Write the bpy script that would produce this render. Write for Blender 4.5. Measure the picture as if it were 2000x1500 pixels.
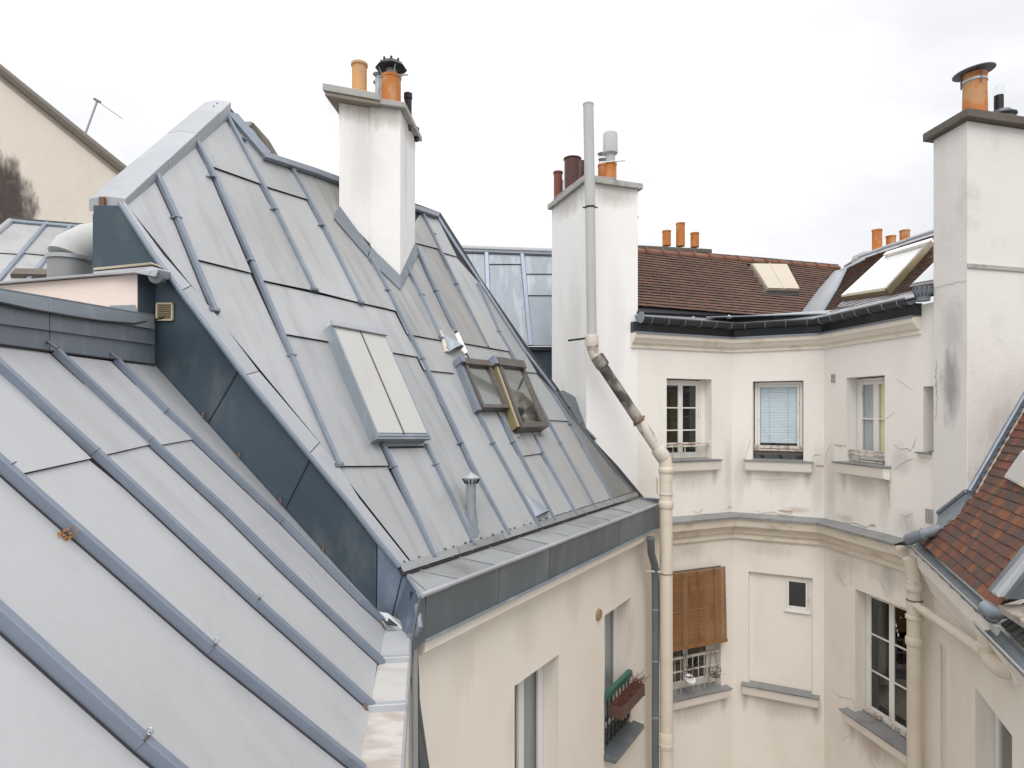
import bpy, bmesh, math, random
from mathutils import Vector, Matrix
random.seed(7)
R = math.radians
V = Vector
scn = bpy.context.scene
for o in list(bpy.data.objects): bpy.data.objects.remove(o)
COL = scn.collection

# ------------------------------------------------------------------ camera, sky, sun, exposure
CZ = 13.0                      # eye height above the courtyard floor
FP, CXP, HYP = 1250.0, 1000.0, 805.0
cam = bpy.data.cameras.new('camera'); camo = bpy.data.objects.new('camera', cam); COL.objects.link(camo)
cam.sensor_width = 36.0; cam.lens = 36.0*FP/2000; cam.shift_y = (HYP-750)/2000.0
cam.clip_start = 0.05; cam.clip_end = 3000
camo.location = (0, 0, CZ); camo.rotation_euler = (R(90), 0, 0)
scn.camera = camo

world = bpy.data.worlds.new('World'); scn.world = world; world.use_nodes = True
wn, wl = world.node_tree.nodes, world.node_tree.links; wn.clear()
SUN_EL, SUN_AZ = 58, 186      # azimuth clockwise from +Y
sky = wn.new('ShaderNodeTexSky'); sky.sky_type = 'NISHITA'; sky.sun_disc = False
sky.sun_elevation = R(SUN_EL); sky.sun_rotation = R(SUN_AZ); sky.air_density = 1.0; sky.dust_density = 2.0
tc = wn.new('ShaderNodeTexCoord'); mp = wn.new('ShaderNodeMapping'); mp.inputs['Scale'].default_value = (1.2, 1.2, 3.2)
wl.new(tc.outputs['Generated'], mp.inputs['Vector'])
nz = wn.new('ShaderNodeTexNoise'); nz.inputs['Scale'].default_value = 1.9; nz.inputs['Detail'].default_value = 7; nz.inputs['Roughness'].default_value = .52
nz.inputs['Distortion'].default_value = .35
wl.new(mp.outputs['Vector'], nz.inputs['Vector'])
cr = wn.new('ShaderNodeValToRGB'); cr.color_ramp.elements[0].position = .33; cr.color_ramp.elements[1].position = .60
cr.color_ramp.elements[0].color = (5.75, 5.77, 6.02, 1); cr.color_ramp.elements[1].color = (7.5, 7.5, 7.55, 1)
wl.new(nz.outputs['Fac'], cr.inputs['Fac'])
mx = wn.new('ShaderNodeMixRGB'); mx.inputs['Fac'].default_value = .94
wl.new(sky.outputs['Color'], mx.inputs['Color1']); wl.new(cr.outputs['Color'], mx.inputs['Color2'])
bg = wn.new('ShaderNodeBackground'); bg.inputs['Strength'].default_value = 0.1
wo = wn.new('ShaderNodeOutputWorld')
sp = wn.new('ShaderNodeSeparateXYZ'); wl.new(tc.outputs['Generated'], sp.inputs[0])
zc_ = wn.new('ShaderNodeMath'); zc_.operation = 'MAXIMUM'; zc_.inputs[1].default_value = 0.; wl.new(sp.outputs['Z'], zc_.inputs[0])
zz2 = wn.new('ShaderNodeMath'); zz2.operation = 'MULTIPLY'; wl.new(zc_.outputs[0], zz2.inputs[0]); wl.new(zc_.outputs[0], zz2.inputs[1])
ze = wn.new('ShaderNodeMath'); ze.operation = 'MULTIPLY_ADD'; ze.inputs[1].default_value = .8; ze.inputs[2].default_value = 1.; wl.new(zz2.outputs[0], ze.inputs[0])
scl = wn.new('ShaderNodeVectorMath'); scl.operation = 'SCALE'; wl.new(mx.outputs['Color'], scl.inputs[0]); wl.new(ze.outputs[0], scl.inputs['Scale'])
wl.new(scl.outputs[0], bg.inputs['Color']); wl.new(bg.outputs['Background'], wo.inputs['Surface'])

sun = bpy.data.lights.new('sun', 'SUN'); suno = bpy.data.objects.new('sun', sun); COL.objects.link(suno)
sun.energy = 1.5; sun.angle = R(50); sun.color = (1.0, .96, .91)
sd = V((math.sin(R(SUN_AZ))*math.cos(R(SUN_EL)), math.cos(R(SUN_AZ))*math.cos(R(SUN_EL)), math.sin(R(SUN_EL))))
suno.rotation_euler = sd.to_track_quat('Z', 'Y').to_euler(); suno.location = sd*60+V((0, 0, CZ))
scn.view_settings.view_transform = 'Standard'; scn.view_settings.look = 'None'
scn.view_settings.gamma = 1; scn.view_settings.use_curve_mapping = False
scn.view_settings.exposure = 0.5

# ------------------------------------------------------------------ materials
def mat(name, col, rough=.7, metal=0.0, spec=.5, var=.08, stain=None, stain_amt=0., stain_scale=2., stretch=(1, 1, 1),
        bump=.0, bscale=30., rnd=0., fine=.04, axes=None, thr=(.5, .72), tint=False, stain2=None, s2amt=0., s2scale=.6, s2thr=(.55, .75), rndhue=None):
    m = bpy.data.materials.new(name); m.use_nodes = True
    n, l = m.node_tree.nodes, m.node_tree.links; n.clear()
    out = n.new('ShaderNodeOutputMaterial'); b = n.new('ShaderNodeBsdfPrincipled'); l.new(b.outputs[0], out.inputs[0])
    b.inputs['Metallic'].default_value = metal; b.inputs['Specular IOR Level'].default_value = spec
    t = n.new('ShaderNodeTexCoord'); src = t.outputs['Object']
    if axes:
        c = n.new('ShaderNodeCombineXYZ')
        for i, a in enumerate(axes):
            d = n.new('ShaderNodeVectorMath'); d.operation = 'DOT_PRODUCT'; d.inputs[1].default_value = a
            l.new(src, d.inputs[0]); l.new(d.outputs['Value'], c.inputs[i])
        src = c.outputs[0]
    def noise(scale, detail=5, st=(1, 1, 1), rough_=.55, off=0):
        mpn = n.new('ShaderNodeMapping'); mpn.inputs['Scale'].default_value = st; mpn.inputs['Location'].default_value = (off, off*.7, off*1.3)
        l.new(src, mpn.inputs['Vector'])
        q = n.new('ShaderNodeTexNoise'); q.inputs['Scale'].default_value = scale; q.inputs['Detail'].default_value = detail
        q.inputs['Roughness'].default_value = rough_
        l.new(mpn.outputs[0], q.inputs['Vector']); return q.outputs['Fac']
    def ramp(v, a, c):
        r = n.new('ShaderNodeMapRange'); r.inputs['From Min'].default_value = a; r.inputs['From Max'].default_value = c
        r.interpolation_type = 'SMOOTHSTEP'
        l.new(v, r.inputs['Value']); return r.outputs[0]
    def math_(op, a, c):
        q = n.new('ShaderNodeMath'); q.operation = op
        for i, x in enumerate((a, c)):
            if isinstance(x, (int, float)): q.inputs[i].default_value = x
            else: l.new(x, q.inputs[i])
        return q.outputs[0]
    def mixc(f, a, c, mode='MIX'):
        q = n.new('ShaderNodeMixRGB'); q.blend_type = mode
        for i, x in ((0, f), (1, a), (2, c)):
            if isinstance(x, (int, float)): q.inputs[i].default_value = x
            elif isinstance(x, tuple): q.inputs[i].default_value = (*x, 1)
            else: l.new(x, q.inputs[i])
        return q.outputs[0]
    color = col
    if rndhue:
        oi = n.new('ShaderNodeObjectInfo'); rr = n.new('ShaderNodeValToRGB'); rr.color_ramp.interpolation = 'CONSTANT'
        els = rr.color_ramp.elements
        while len(els) < len(rndhue): els.new(.5)
        for i, cc in enumerate(rndhue): els[i].position = i/len(rndhue); els[i].color = (*cc, 1)
        if tint:
            at_ = n.new('ShaderNodeAttribute'); at_.attribute_name = 'tint'; l.new(at_.outputs['Fac'], rr.inputs[0])
        else: l.new(oi.outputs['Random'], rr.inputs[0])
        color = rr.outputs[0]
    if stain: color = mixc(math_('MULTIPLY', ramp(noise(stain_scale, 6, stretch, off=3.1), *thr), stain_amt), color, stain)
    if stain2: color = mixc(math_('MULTIPLY', ramp(noise(s2scale, 5, (1, 1, 1), off=9.7), *s2thr), s2amt), color, stain2)
    big = noise(.8, 3, (1, 1, 1), off=5.)
    v = math_('ADD', math_('MULTIPLY', big, 2*var), 1-var)
    v2 = math_('ADD', math_('MULTIPLY', noise(55, 3, (1, 1, 1)), 2*fine), 1-fine)
    v = math_('MULTIPLY', v, v2)
    if rnd:
        oi = n.new('ShaderNodeObjectInfo')
        v = math_('MULTIPLY', v, math_('ADD', math_('MULTIPLY', oi.outputs['Random'], 2*rnd), 1-rnd))
    hs = n.new('ShaderNodeVectorMath'); hs.operation = 'SCALE'
    if isinstance(color, tuple): hs.inputs[0].default_value = color
    else: l.new(color, hs.inputs[0])
    l.new(v, hs.inputs['Scale'])
    l.new(hs.outputs[0], b.inputs['Base Color'])
    rv = math_('ADD', math_('MULTIPLY', noise(6, 4, stretch, off=1.), .25), rough-.125)
    l.new(rv, b.inputs['Roughness'])
    if bump:
        bp = n.new('ShaderNodeBump'); bp.inputs['Strength'].default_value = 1; bp.inputs['Distance'].default_value = bump
        hh = math_('ADD', noise(bscale, 4, (1, 1, 1), off=2.), math_('MULTIPLY', noise(bscale*.12, 3, (1, 1, 1), off=4.), 2.2))
        l.new(hh, bp.inputs['Height']); l.new(bp.outputs[0], b.inputs['Normal'])
    return m

def glass_mat(name, tintc=(.9, .95, .95), rough=.02, refl=.12, body=None, bodyfac=0.):
    m = bpy.data.materials.new(name); m.use_nodes = True
    n, l = m.node_tree.nodes, m.node_tree.links; n.clear()
    out = n.new('ShaderNodeOutputMaterial'); tr = n.new('ShaderNodeBsdfTransparent'); tr.inputs[0].default_value = (*tintc, 1)
    gl = n.new('ShaderNodeBsdfGlossy'); gl.inputs['Roughness'].default_value = rough
    lw = n.new('ShaderNodeLayerWeight'); lw.inputs['Blend'].default_value = .5
    pw_ = n.new('ShaderNodeMath'); pw_.operation = 'POWER'; pw_.inputs[1].default_value = 4.; l.new(lw.outputs['Facing'], pw_.inputs[0])
    ad = n.new('ShaderNodeMath'); ad.operation = 'MULTIPLY_ADD'; ad.inputs[1].default_value = .7; ad.inputs[2].default_value = refl*.6; ad.use_clamp = True
    l.new(pw_.outputs[0], ad.inputs[0])
    a = tr.outputs[0]
    if body:
        df = n.new('ShaderNodeBsdfDiffuse'); df.inputs[0].default_value = (*body, 1)
        q = n.new('ShaderNodeMixShader'); q.inputs[0].default_value = bodyfac
        l.new(a, q.inputs[1]); l.new(df.outputs[0], q.inputs[2]); a = q.outputs[0]
    ms = n.new('ShaderNodeMixShader'); l.new(ad.outputs[0], ms.inputs[0]); l.new(a, ms.inputs[1]); l.new(gl.outputs[0], ms.inputs[2])
    l.new(ms.outputs[0], out.inputs[0]); return m

# ------------------------------------------------------------------ geometry helpers (camera-relative coordinates; +CZ on build)
def ray(px, py): return V(((px-CXP)/FP, 1, (HYP-py)/FP))
def at(px, py, Y): return ray(px, py)*Y
class Pl:
    def __init__(s, o, u, v):
        s.o = V(o); s.u = V(u).normalized(); s.v = V(v).normalized(); s.n = s.u.cross(s.v).normalized()
    def px(s, x, y, h=0.):
        r = ray(x, y); p = s.o+s.n*h
        return r*(p.dot(s.n)/r.dot(s.n))
    def uv(s, x, y=None, h=0.):
        p = s.px(x, y, h) if y is not None else x
        d = p-s.o; return d.dot(s.u), d.dot(s.v)
    def P(s, a, b, h=0.): return s.o+s.u*a+s.v*b+s.n*h
def wallpl(p0, u, z=0.): return Pl((p0[0], p0[1], z), (u[0], u[1], 0), (0, 0, 1))

class MB:
    def __init__(s): s.v = []; s.f = []; s.tint = []
    def face(s, pts):
        i = len(s.v); s.v += [V(p) for p in pts]; s.f.append(tuple(range(i, i+len(pts))))
    def prism(s, pts, vec):
        n = len(pts); i = len(s.v); vec = V(vec)
        s.v += [V(p) for p in pts]+[V(p)+vec for p in pts]
        s.f.append(tuple(i+k for k in range(n))); s.f.append(tuple(i+n+k for k in reversed(range(n))))
        for k in range(n):
            k2 = (k+1) % n; s.f.append((i+k2, i+k, i+n+k, i+n+k2))
        return s
    def loft(s, rings, close=True, caps=True):
        i = len(s.v); n = len(rings[0])
        for r in rings: s.v += [V(p) for p in r]
        for a in range(len(rings)-1):
            for k in range(n if close else n-1):
                k2 = (k+1) % n
                s.f.append((i+a*n+k, i+a*n+k2, i+(a+1)*n+k2, i+(a+1)*n+k))
        if caps and close:
            s.f.append(tuple(i+k for k in reversed(range(n)))); s.f.append(tuple(i+(len(rings)-1)*n+k for k in range(n)))
        return s
    def pbox(s, pl, a0, a1, b0, b1, h0, h1):
        s.prism([pl.P(a0, b0, h0), pl.P(a1, b0, h0), pl.P(a1, b1, h0), pl.P(a0, b1, h0)], pl.n*(h1-h0)); return s
    def box(s, c, dx, dy, dz, rz=0.):
        c = V(c); m = Matrix.Rotation(rz, 3, 'Z')
        s.prism([c+m @ V((x*dx/2, y*dy/2, -dz/2)) for x, y in ((-1, -1), (1, -1), (1, 1), (-1, 1))], (0, 0, dz)); return s
    def tube(s, pts, r, n=14):
        pts = [V(p) for p in pts]; rs = r if isinstance(r, (list, tuple)) else [r]*len(pts)
        rings = []; up = None
        for k, p in enumerate(pts):
            t = (pts[min(k+1, len(pts)-1)]-pts[max(k-1, 0)]).normalized()
            if up is None: up = t.orthogonal().normalized()
            up = (up-t*up.dot(t)).normalized(); bb = t.cross(up)
            rings.append([p+(up*math.cos(2*math.pi*j/n)+bb*math.sin(2*math.pi*j/n))*rs[k] for j in range(n)])
        s.loft(rings); return s
    def lathe(s, c, prof, n=24, axis=(0, 0, 1)):
        ax = V(axis).normalized(); q = ax.orthogonal().normalized(); w = ax.cross(q); c = V(c)
        s.loft([[c+ax*z+(q*math.cos(2*math.pi*j/n)+w*math.sin(2*math.pi*j/n))*max(r, 1e-4) for j in range(n)] for r, z in prof]); return s
    def build(s, name, m, parent=None, smooth=False, bevel=0., shift=True):
        me = bpy.data.meshes.new(name)
        off = V((0, 0, CZ)) if shift else V((0, 0, 0))
        me.from_pydata([tuple(p+off) for p in s.v], [], s.f); me.materials.append(m)
        bm = bmesh.new(); bm.from_mesh(me)
        bmesh.ops.recalc_face_normals(bm, faces=bm.faces)
        bm.to_mesh(me); bm.free()
        if s.tint:
            at_ = me.attributes.new('tint', 'FLOAT', 'FACE'); at_.data.foreach_set('value', s.tint)
        if smooth:
            me.polygons.foreach_set('use_smooth', [True]*len(me.polygons))
            me.set_sharp_from_angle(angle=R(35))
        o = bpy.data.objects.new(name, me); COL.objects.link(o)
        if parent: o.parent = parent; o.location = -WO[parent.name]; WO[o.name] = V((0, 0, 0))
        else: WO[o.name] = V((0, 0, 0))
        if bevel:
            b = o.modifiers.new('bevel', 'BEVEL'); b.width = bevel; b.segments = 2; b.limit_method = 'ANGLE'; b.angle_limit = R(40)
        return o
WO = {}
def tag(o, label, cat, group=None, kind=None):
    if label: o['label'] = label
    if cat: o['category'] = cat
    if group: o['group'] = group
    if kind: o['kind'] = kind
    return o
def thing(name, label, cat, loc, group=None):
    o = bpy.data.objects.new(name, None); COL.objects.link(o); o.empty_display_size = .2
    o.location = V(loc)+V((0, 0, CZ)); WO[o.name] = o.location.copy(); return tag(o, label, cat, group)
def group_mesh(name, me, m4, parent):         # shares mesh data; m4 in camera-relative world space
    o = bpy.data.objects.new(name, me); COL.objects.link(o)
    o.parent = parent; o.matrix_basis = Matrix.Translation(V((0, 0, CZ))-WO[parent.name]) @ m4
    WO[o.name] = V((0, 0, 0)); return o
def sheet(mb, pts, n, lo=.004, hi=.024, th=.004, low=None):
    """thin metal sheet; vertices flagged low (the bottom seam) are lifted so that it laps over the next sheet"""
    hs = [(hi if (low and i in low) else lo) for i in range(len(pts))]
    mb.prism([V(p)+n*h for p, h in zip(pts, hs)], n*th); return mb
def batten(mb, pl, pts, wb=.075, wt=.048, h=.05, base=0., fl=0.):
    P3 = [pl.px(*p) if len(p) == 2 else V(p) for p in pts]
    rings = []
    for k, p in enumerate(P3):
        t = (P3[min(k+1, len(P3)-1)]-P3[max(k-1, 0)]).normalized(); sd_ = pl.n.cross(t).normalized()
        rings.append([p+sd_*wb/2+pl.n*base, p+sd_*wt/2+pl.n*(base+h), p-sd_*wt/2+pl.n*(base+h), p-sd_*wb/2+pl.n*(base+(.016 if fl else 0))]+([p-sd_*(wb/2+fl)+pl.n*.006, p-sd_*(wb/2+fl)] if fl else []))
    mb.loft(rings); return P3
def edge_line(pl, pts, off, w, h, m, parent, name):
    P3 = [pl.px(*p) for p in pts]; rings = []
    for k, p in enumerate(P3):
        t = (P3[min(k+1, len(P3)-1)]-P3[max(k-1, 0)]).normalized(); sd_ = pl.n.cross(t).normalized(); c = p+sd_*off
        rings.append([c+sd_*w/2, c+sd_*w/2+pl.n*h, c-sd_*w/2+pl.n*h, c-sd_*w/2])
    q = MB(); q.loft(rings); return q.build(name, M[m], parent)
def collar(mb, pl, p, t, w=.085, h=.056, l=.012):
    sd_ = pl.n.cross(t).normalized(); p = V(p)
    mb.prism([p+sd_*w/2-t*l/2, p-sd_*w/2-t*l/2, p-sd_*w/2+t*l/2, p+sd_*w/2+t*l/2], pl.n*h)
def miter(path, d):
    out = []
    for i, p in enumerate(path):
        p = V(p).to_2d()
        def nrm(a, b):
            u = (V(b).to_2d()-V(a).to_2d()).normalized(); return V((u.y, -u.x))
        if i == 0: out.append(p+nrm(path[0], path[1])*d)
        elif i == len(path)-1: out.append(p+nrm(path[-2], path[-1])*d)
        else:
            a, b = nrm(path[i-1], path[i]), nrm(path[i], path[i+1]); m = (a+b).normalized(); out.append(p+m*(d/m.dot(a)))
    return out
def sweep(mb, path, prof):
    cols = [[V((q.x, q.y, z)) for q in miter(path, d)] for d, z in prof]
    mb.loft([[cols[k][i] for k in range(len(prof))] for i in range(len(path))]); return mb
def offpoly(pts, d):     # outward offset of a polygon (xy, counter-clockwise or not)
    n = len(pts); ar = sum(pts[i][0]*pts[(i+1) % n][1]-pts[(i+1) % n][0]*pts[i][1] for i in range(n)); sg = 1 if ar > 0 else -1
    out = []
    for i in range(n):
        a, b, c = V(pts[i-1]).to_2d(), V(pts[i]).to_2d(), V(pts[(i+1) % n]).to_2d()
        u1, u2 = (b-a).normalized(), (c-b).normalized(); n1, n2 = V((u1.y, -u1.x))*sg, V((u2.y, -u2.x))*sg
        m = (n1+n2).normalized(); out.append(b+m*(d/max(.3, m.dot(n1))))
    return out
def stack(mb, xy, z0, z1): mb.prism([V((p[0], p[1], z0)) for p in xy], (0, 0, z1-z0)); return mb

def wall_open(mb, pl, s0, s1, z0, z1, ops, th=.35):
    """a thick wall with real openings"""
    S = sorted({s0, s1, *[x for o in ops for x in o[:2]]}); Z = sorted({z0, z1, *[x for o in ops for x in o[2:4]]})
    S = [x for x in S if s0 <= x <= s1]; Z = [x for x in Z if z0 <= x <= z1]
    def inside(a, b): return any(o[0] < a < o[1] and o[2] < b < o[3] for o in ops)
    for i in range(len(S)-1):
        for j in range(len(Z)-1):
            if inside((S[i]+S[i+1])/2, (Z[j]+Z[j+1])/2): continue
            for h in (0, -th): mb.face([pl.P(S[i], Z[j], h), pl.P(S[i+1], Z[j], h), pl.P(S[i+1], Z[j+1], h), pl.P(S[i], Z[j+1], h)])
    def rim(a, b): mb.face([pl.P(*a, 0), pl.P(*b, 0), pl.P(*b, -th), pl.P(*a, -th)])
    for o in ops:
        a, b, c, d = o[:4]; b2, a2 = min(b, s1), max(a, s0)
        rim((a2, c), (b2, c)); rim((a2, d), (b2, d))
        if a >= s0: rim((a, c), (a, d))
        if b <= s1: rim((b, c), (b, d))
    rim((s0, z0), (s1, z0)); rim((s0, z1), (s1, z1)); rim((s0, z0), (s0, z1)); rim((s1, z0), (s1, z1))
    return mb

def crack(mb, pl, pts, w=.012, h=.002, seed=0, rough=.011):
    rr = random.Random(seed); uv = [V((*pl.uv(*p), 0)) for p in pts]; fine = []
    for a, b in zip(uv, uv[1:]):
        k = max(3, int((b-a).length/.022))
        for i in range(k):
            q = a.lerp(b, i/k); fine.append(q+V((rr.uniform(-1, 1)*rough, rr.uniform(-1, 1)*rough, 0)))
    fine.append(uv[-1])
    for i in range(len(fine)-1):
        a, b = fine[i], fine[i+1]; t = (b-a).normalized(); s_ = V((-t.y, t.x, 0))
        f = min(1, 3*min(i+1, len(fine)-i)/len(fine)); wa = .6*w*f*rr.uniform(.1, 1.1)/2+.0012
        q = [a+s_*wa, a-s_*wa, b-s_*wa*.9, b+s_*wa*.9]
        mb.prism([pl.P(p.x, p.y, h) for p in q], pl.n*.0015)

def stain_patch(pl, ctrpx, rx, rz, m, parent, amt=.6, scale=5., lean=0., thr=(1.75, 1.05), stretch=.4, name='stain', z=None, h=.0025):
    """a ragged stain: a film on the wall whose edge is broken up by noise"""
    src = M[m]; mm = src.copy(); mm.name = 'stain_film'; nt = mm.node_tree
    o_ = [x for x in nt.nodes if x.type == 'OUTPUT_MATERIAL'][0]; bs = [x for x in nt.nodes if x.type == 'BSDF_PRINCIPLED'][0]
    N, Lk = nt.nodes.new, nt.links.new
    c = pl.px(*ctrpx) if z is None else pl.P(ctrpx, z)
    tcn = N('ShaderNodeTexCoord'); vd = N('ShaderNodeVectorMath'); vd.operation = 'SUBTRACT'; vd.inputs[1].default_value = tuple(c+V((0, 0, CZ))); Lk(tcn.outputs['Object'], vd.inputs[0])
    def dot(a):
        d = N('ShaderNodeVectorMath'); d.operation = 'DOT_PRODUCT'; d.inputs[1].default_value = tuple(a); Lk(vd.outputs[0], d.inputs[0]); return d.outputs['Value']
    a_, b_ = dot(pl.u/rx), dot(pl.v/rz)
    k = N('ShaderNodeMath'); k.operation = 'MULTIPLY_ADD'; k.inputs[1].default_value = lean; Lk(b_, k.inputs[0]); Lk(a_, k.inputs[2])
    cb = N('ShaderNodeCombineXYZ'); Lk(k.outputs[0], cb.inputs[0]); Lk(b_, cb.inputs[1])
    ln = N('ShaderNodeVectorMath'); ln.operation = 'LENGTH'; Lk(cb.outputs[0], ln.inputs[0])
    mp2 = N('ShaderNodeMapping'); mp2.inputs['Scale'].default_value = (1, 1, stretch); Lk(tcn.outputs['Object'], mp2.inputs[0])
    nn = N('ShaderNodeTexNoise'); nn.inputs['Scale'].default_value = scale; nn.inputs['Detail'].default_value = 8; nn.inputs['Roughness'].default_value = .65; Lk(mp2.outputs[0], nn.inputs[0])
    sb = N('ShaderNodeMath'); sb.operation = 'MULTIPLY_ADD'; sb.inputs[1].default_value = 1.5; Lk(nn.outputs['Fac'], sb.inputs[0]); Lk(ln.outputs['Value'], sb.inputs[2])
    mr = N('ShaderNodeMapRange'); mr.inputs['From Min'].default_value = thr[0]; mr.inputs['From Max'].default_value = thr[1]; mr.inputs['To Max'].default_value = amt; Lk(sb.outputs[0], mr.inputs[0])
    tr = N('ShaderNodeBsdfTransparent'); mx_ = N('ShaderNodeMixShader'); Lk(mr.outputs[0], mx_.inputs[0]); Lk(tr.outputs[0], mx_.inputs[1]); Lk(bs.outputs[0], mx_.inputs[2]); Lk(mx_.outputs[0], o_.inputs[0])
    q = MB(); u, v = pl.uv(c); X, Z = rx*1.35, rz*1.35
    q.face([pl.P(u-X, v-Z, h), pl.P(u+X, v-Z, h), pl.P(u+X, v+Z, h), pl.P(u-X, v+Z, h)]); return q.build(name, mm, parent)

# ------------------------------------------------------------------ the planes of the place
uA = V((751, 1250, 0)).normalized(); nA = V((uA.y, -uA.x, 0))
TD = 1.55; cD, sD = math.cos(math.atan(TD)), math.sin(math.atan(TD))
D = Pl((0, 7.59, -1.5), uA, (-uA.y*cD, uA.x*cD, sD))                      # big zinc roof
uE = V((-.134, .991, 0)).normalized(); TE = 1.128; cE, sE = math.cos(math.atan(TE)), math.sin(math.atan(TE))
E = Pl((-1.12, 5.605, -1.95), uE, (-uE.y*cE, uE.x*cE, sE))                # near zinc roof
def zE(x, y): return E.o.z-(E.n.x*(x-E.o.x)+E.n.y*(y-E.o.y))/E.n.z
GP = V((-.8, 5.556, 0))                                                  # gutter line of the big roof
S = [V((2.27, 11.57, 0)), V((4.29, 12.47, 0)), V((5.72, 11.73, 0)), V((6.13, 9.28, 0))]   # concave courtyard front
BL, BM, BR = [wallpl(S[i], (S[i+1]-S[i])) for i in range(3)]
WA = wallpl(GP-nA*.2, uA)
uG = -V((500, 1250, 0)).normalized(); G0 = V((6.04, 9.8, 0))
WG = wallpl(G0-V((uG.y, -uG.x, 0))*.24, uG)
TG = 1.65; cG, sG = math.cos(math.atan(TG)), math.sin(math.atan(TG)); kG = V((-uG.y, uG.x, 0))

# ------------------------------------------------------------------ material library
AXD = (tuple(D.u), tuple(D.v), tuple(D.n)); AXE = (tuple(E.u), tuple(E.v), tuple(E.n))
M = {}
M['zincD'] = mat('zinc_sheet_weathered', (.378, .388, .396), .46, .35, .5, .09, (.27, .275, .28), .55, 2.4, (2.6, .3, 1), .006, 4, .09, axes=AXD, thr=(.46, .72), stain2=(.33, .31, .28), s2amt=.35, s2scale=.6, s2thr=(.48, .72))
M['zincE'] = mat('zinc_sheet_pale', (.478, .486, .495), .46, .35, .5, .06, (.40, .40, .405), .5, 1.6, (1.6, .35, 1), .006, 3, .03, axes=AXE, fine=.03)
M['batten'] = mat('zinc_batten_blue_grey', (.20, .235, .285), .45, .35, .5, .1, (.27, .31, .36), .5, 6, (1, 1, 1), .001, 20, .05)
M['battenE'] = mat('zinc_batten_lilac_grey', (.22, .255, .32), .42, .4, .5, .08, (.27, .30, .36), .5, 5, (1, 1, 1), .001, 20, .04)
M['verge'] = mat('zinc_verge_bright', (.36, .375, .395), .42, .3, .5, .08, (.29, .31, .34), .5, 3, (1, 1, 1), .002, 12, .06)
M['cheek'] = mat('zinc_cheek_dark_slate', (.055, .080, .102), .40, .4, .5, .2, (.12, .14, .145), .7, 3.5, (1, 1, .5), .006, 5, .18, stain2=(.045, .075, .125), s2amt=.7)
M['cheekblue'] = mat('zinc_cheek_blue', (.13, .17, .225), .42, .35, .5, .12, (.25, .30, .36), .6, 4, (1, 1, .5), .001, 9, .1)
M['fascia'] = mat('zinc_fascia_charcoal', (.135, .155, .17), .45, .3, .5, .12, (.20, .22, .23), .6, 3, (1, 1, .4), .001, 12, .14)
M['gutterfloor'] = mat('zinc_gutter_stained', (.25, .26, .265), .5, .2, .5, .12, (.15, .15, .14), .6, 3, (1, 1, 1), .0015, 10, .1)
M['zincD2'] = mat('zinc_sheet_soot_streaked', (.34, .345, .345), .5, .3, .5, .10, (.22, .22, .21), .6, 2.2, (3, .25, 1), .005, 4, .05, axes=AXD, thr=(.42, .66), stain2=(.28, .265, .235), s2amt=.4, s2scale=.7, s2thr=(.42, .66))
M['zincD3'] = mat('zinc_sheet_dark_grey', (.19, .195, .195), .5, .3, .5, .12, (.13, .13, .12), .7, 2.2, (3, .3, 1), .003, 5, 0, axes=AXD, stain2=(.30, .20, .10), s2amt=.6, s2scale=1.3, s2thr=(.56, .7))
M['cornicetop'] = mat('cornice_cream_light', (.80, .74, .65), .85, 0, .25, .05, (.50, .44, .36), .5, 2.2, (1, 1, 1.6), .0015, 20, thr=(.54, .76))
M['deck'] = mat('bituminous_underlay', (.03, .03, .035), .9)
M['zincF'] = mat('zinc_blue_old', (.225, .26, .295), .5, .25, .5, .1, (.40, .43, .45), .6, 2.5, (2, 1, .4), .002, 6, .08)
M['ridgeblue'] = mat('zinc_flashing_blue', (.19, .215, .25), .5, .3, .5, .12, (.26, .28, .31), .6, 3, (3, 3, .5), .002, 8, .08)
M['cream'] = mat('plaster_cream', (.83, .78, .71), .88, 0, .25, .05, (.74, .67, .59), .45, 1.6, (1, 1, .45), .0022, 22, fine=.03, stain2=(.75, .70, .635), s2amt=.5, s2scale=.45)
M['creamA'] = mat('plaster_cream_smooth', (.80, .745, .665), .88, 0, .25, .04, (.71, .63, .53), .4, .9, (1, 1, .5), .0012, 20, fine=.02)
M['creamB'] = mat('plaster_pale_worn', (.82, .79, .74), .88, 0, .25, .06, (.70, .65, .59), .45, 1.5, (1, 1, .4), .003, 18, fine=.03, stain2=(.74, .71, .68), s2amt=.5, s2scale=.6)
M['cornice'] = mat('cornice_grimy', (.74, .67, .57), .85, 0, .25, .08, (.36, .31, .25), .6, 2.6, (1, 1, 2.2), .002, 25, thr=(.5, .74))
M['white'] = mat('render_white', (.86, .855, .84), .85, 0, .25, .03, (.70, .68, .65), .4, 1.1, (1, 1, .35), .002, 30, fine=.02)
M['greywall'] = mat('render_grey_white', (.72, .695, .665), .88, 0, .25, .05, (.60, .58, .555), .5, 1.5, (1, 1, .35), .003, 25, fine=.04, stain2=(.42, .41, .39), s2amt=.45, s2scale=.9, s2thr=(.58, .74))
M['cap'] = mat('cement_cap_grey', (.40, .40, .38), .85, 0, .3, .12, (.22, .21, .19), .6, 7, (1, 1, 1), .003, 40)
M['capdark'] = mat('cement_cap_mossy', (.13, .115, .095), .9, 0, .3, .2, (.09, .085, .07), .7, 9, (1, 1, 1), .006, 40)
M['soffit'] = mat('cement_soffit_brown', (.27, .23, .19), .9)
M['terra'] = mat('terracotta_pot', (.50, .175, .045), .75, 0, .3, .12, (.50, .30, .16), .8, 5, (1, 1, .6), .002, 40, thr=(.48, .62), stain2=(.28, .13, .07), s2amt=.6, s2scale=4)
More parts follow.
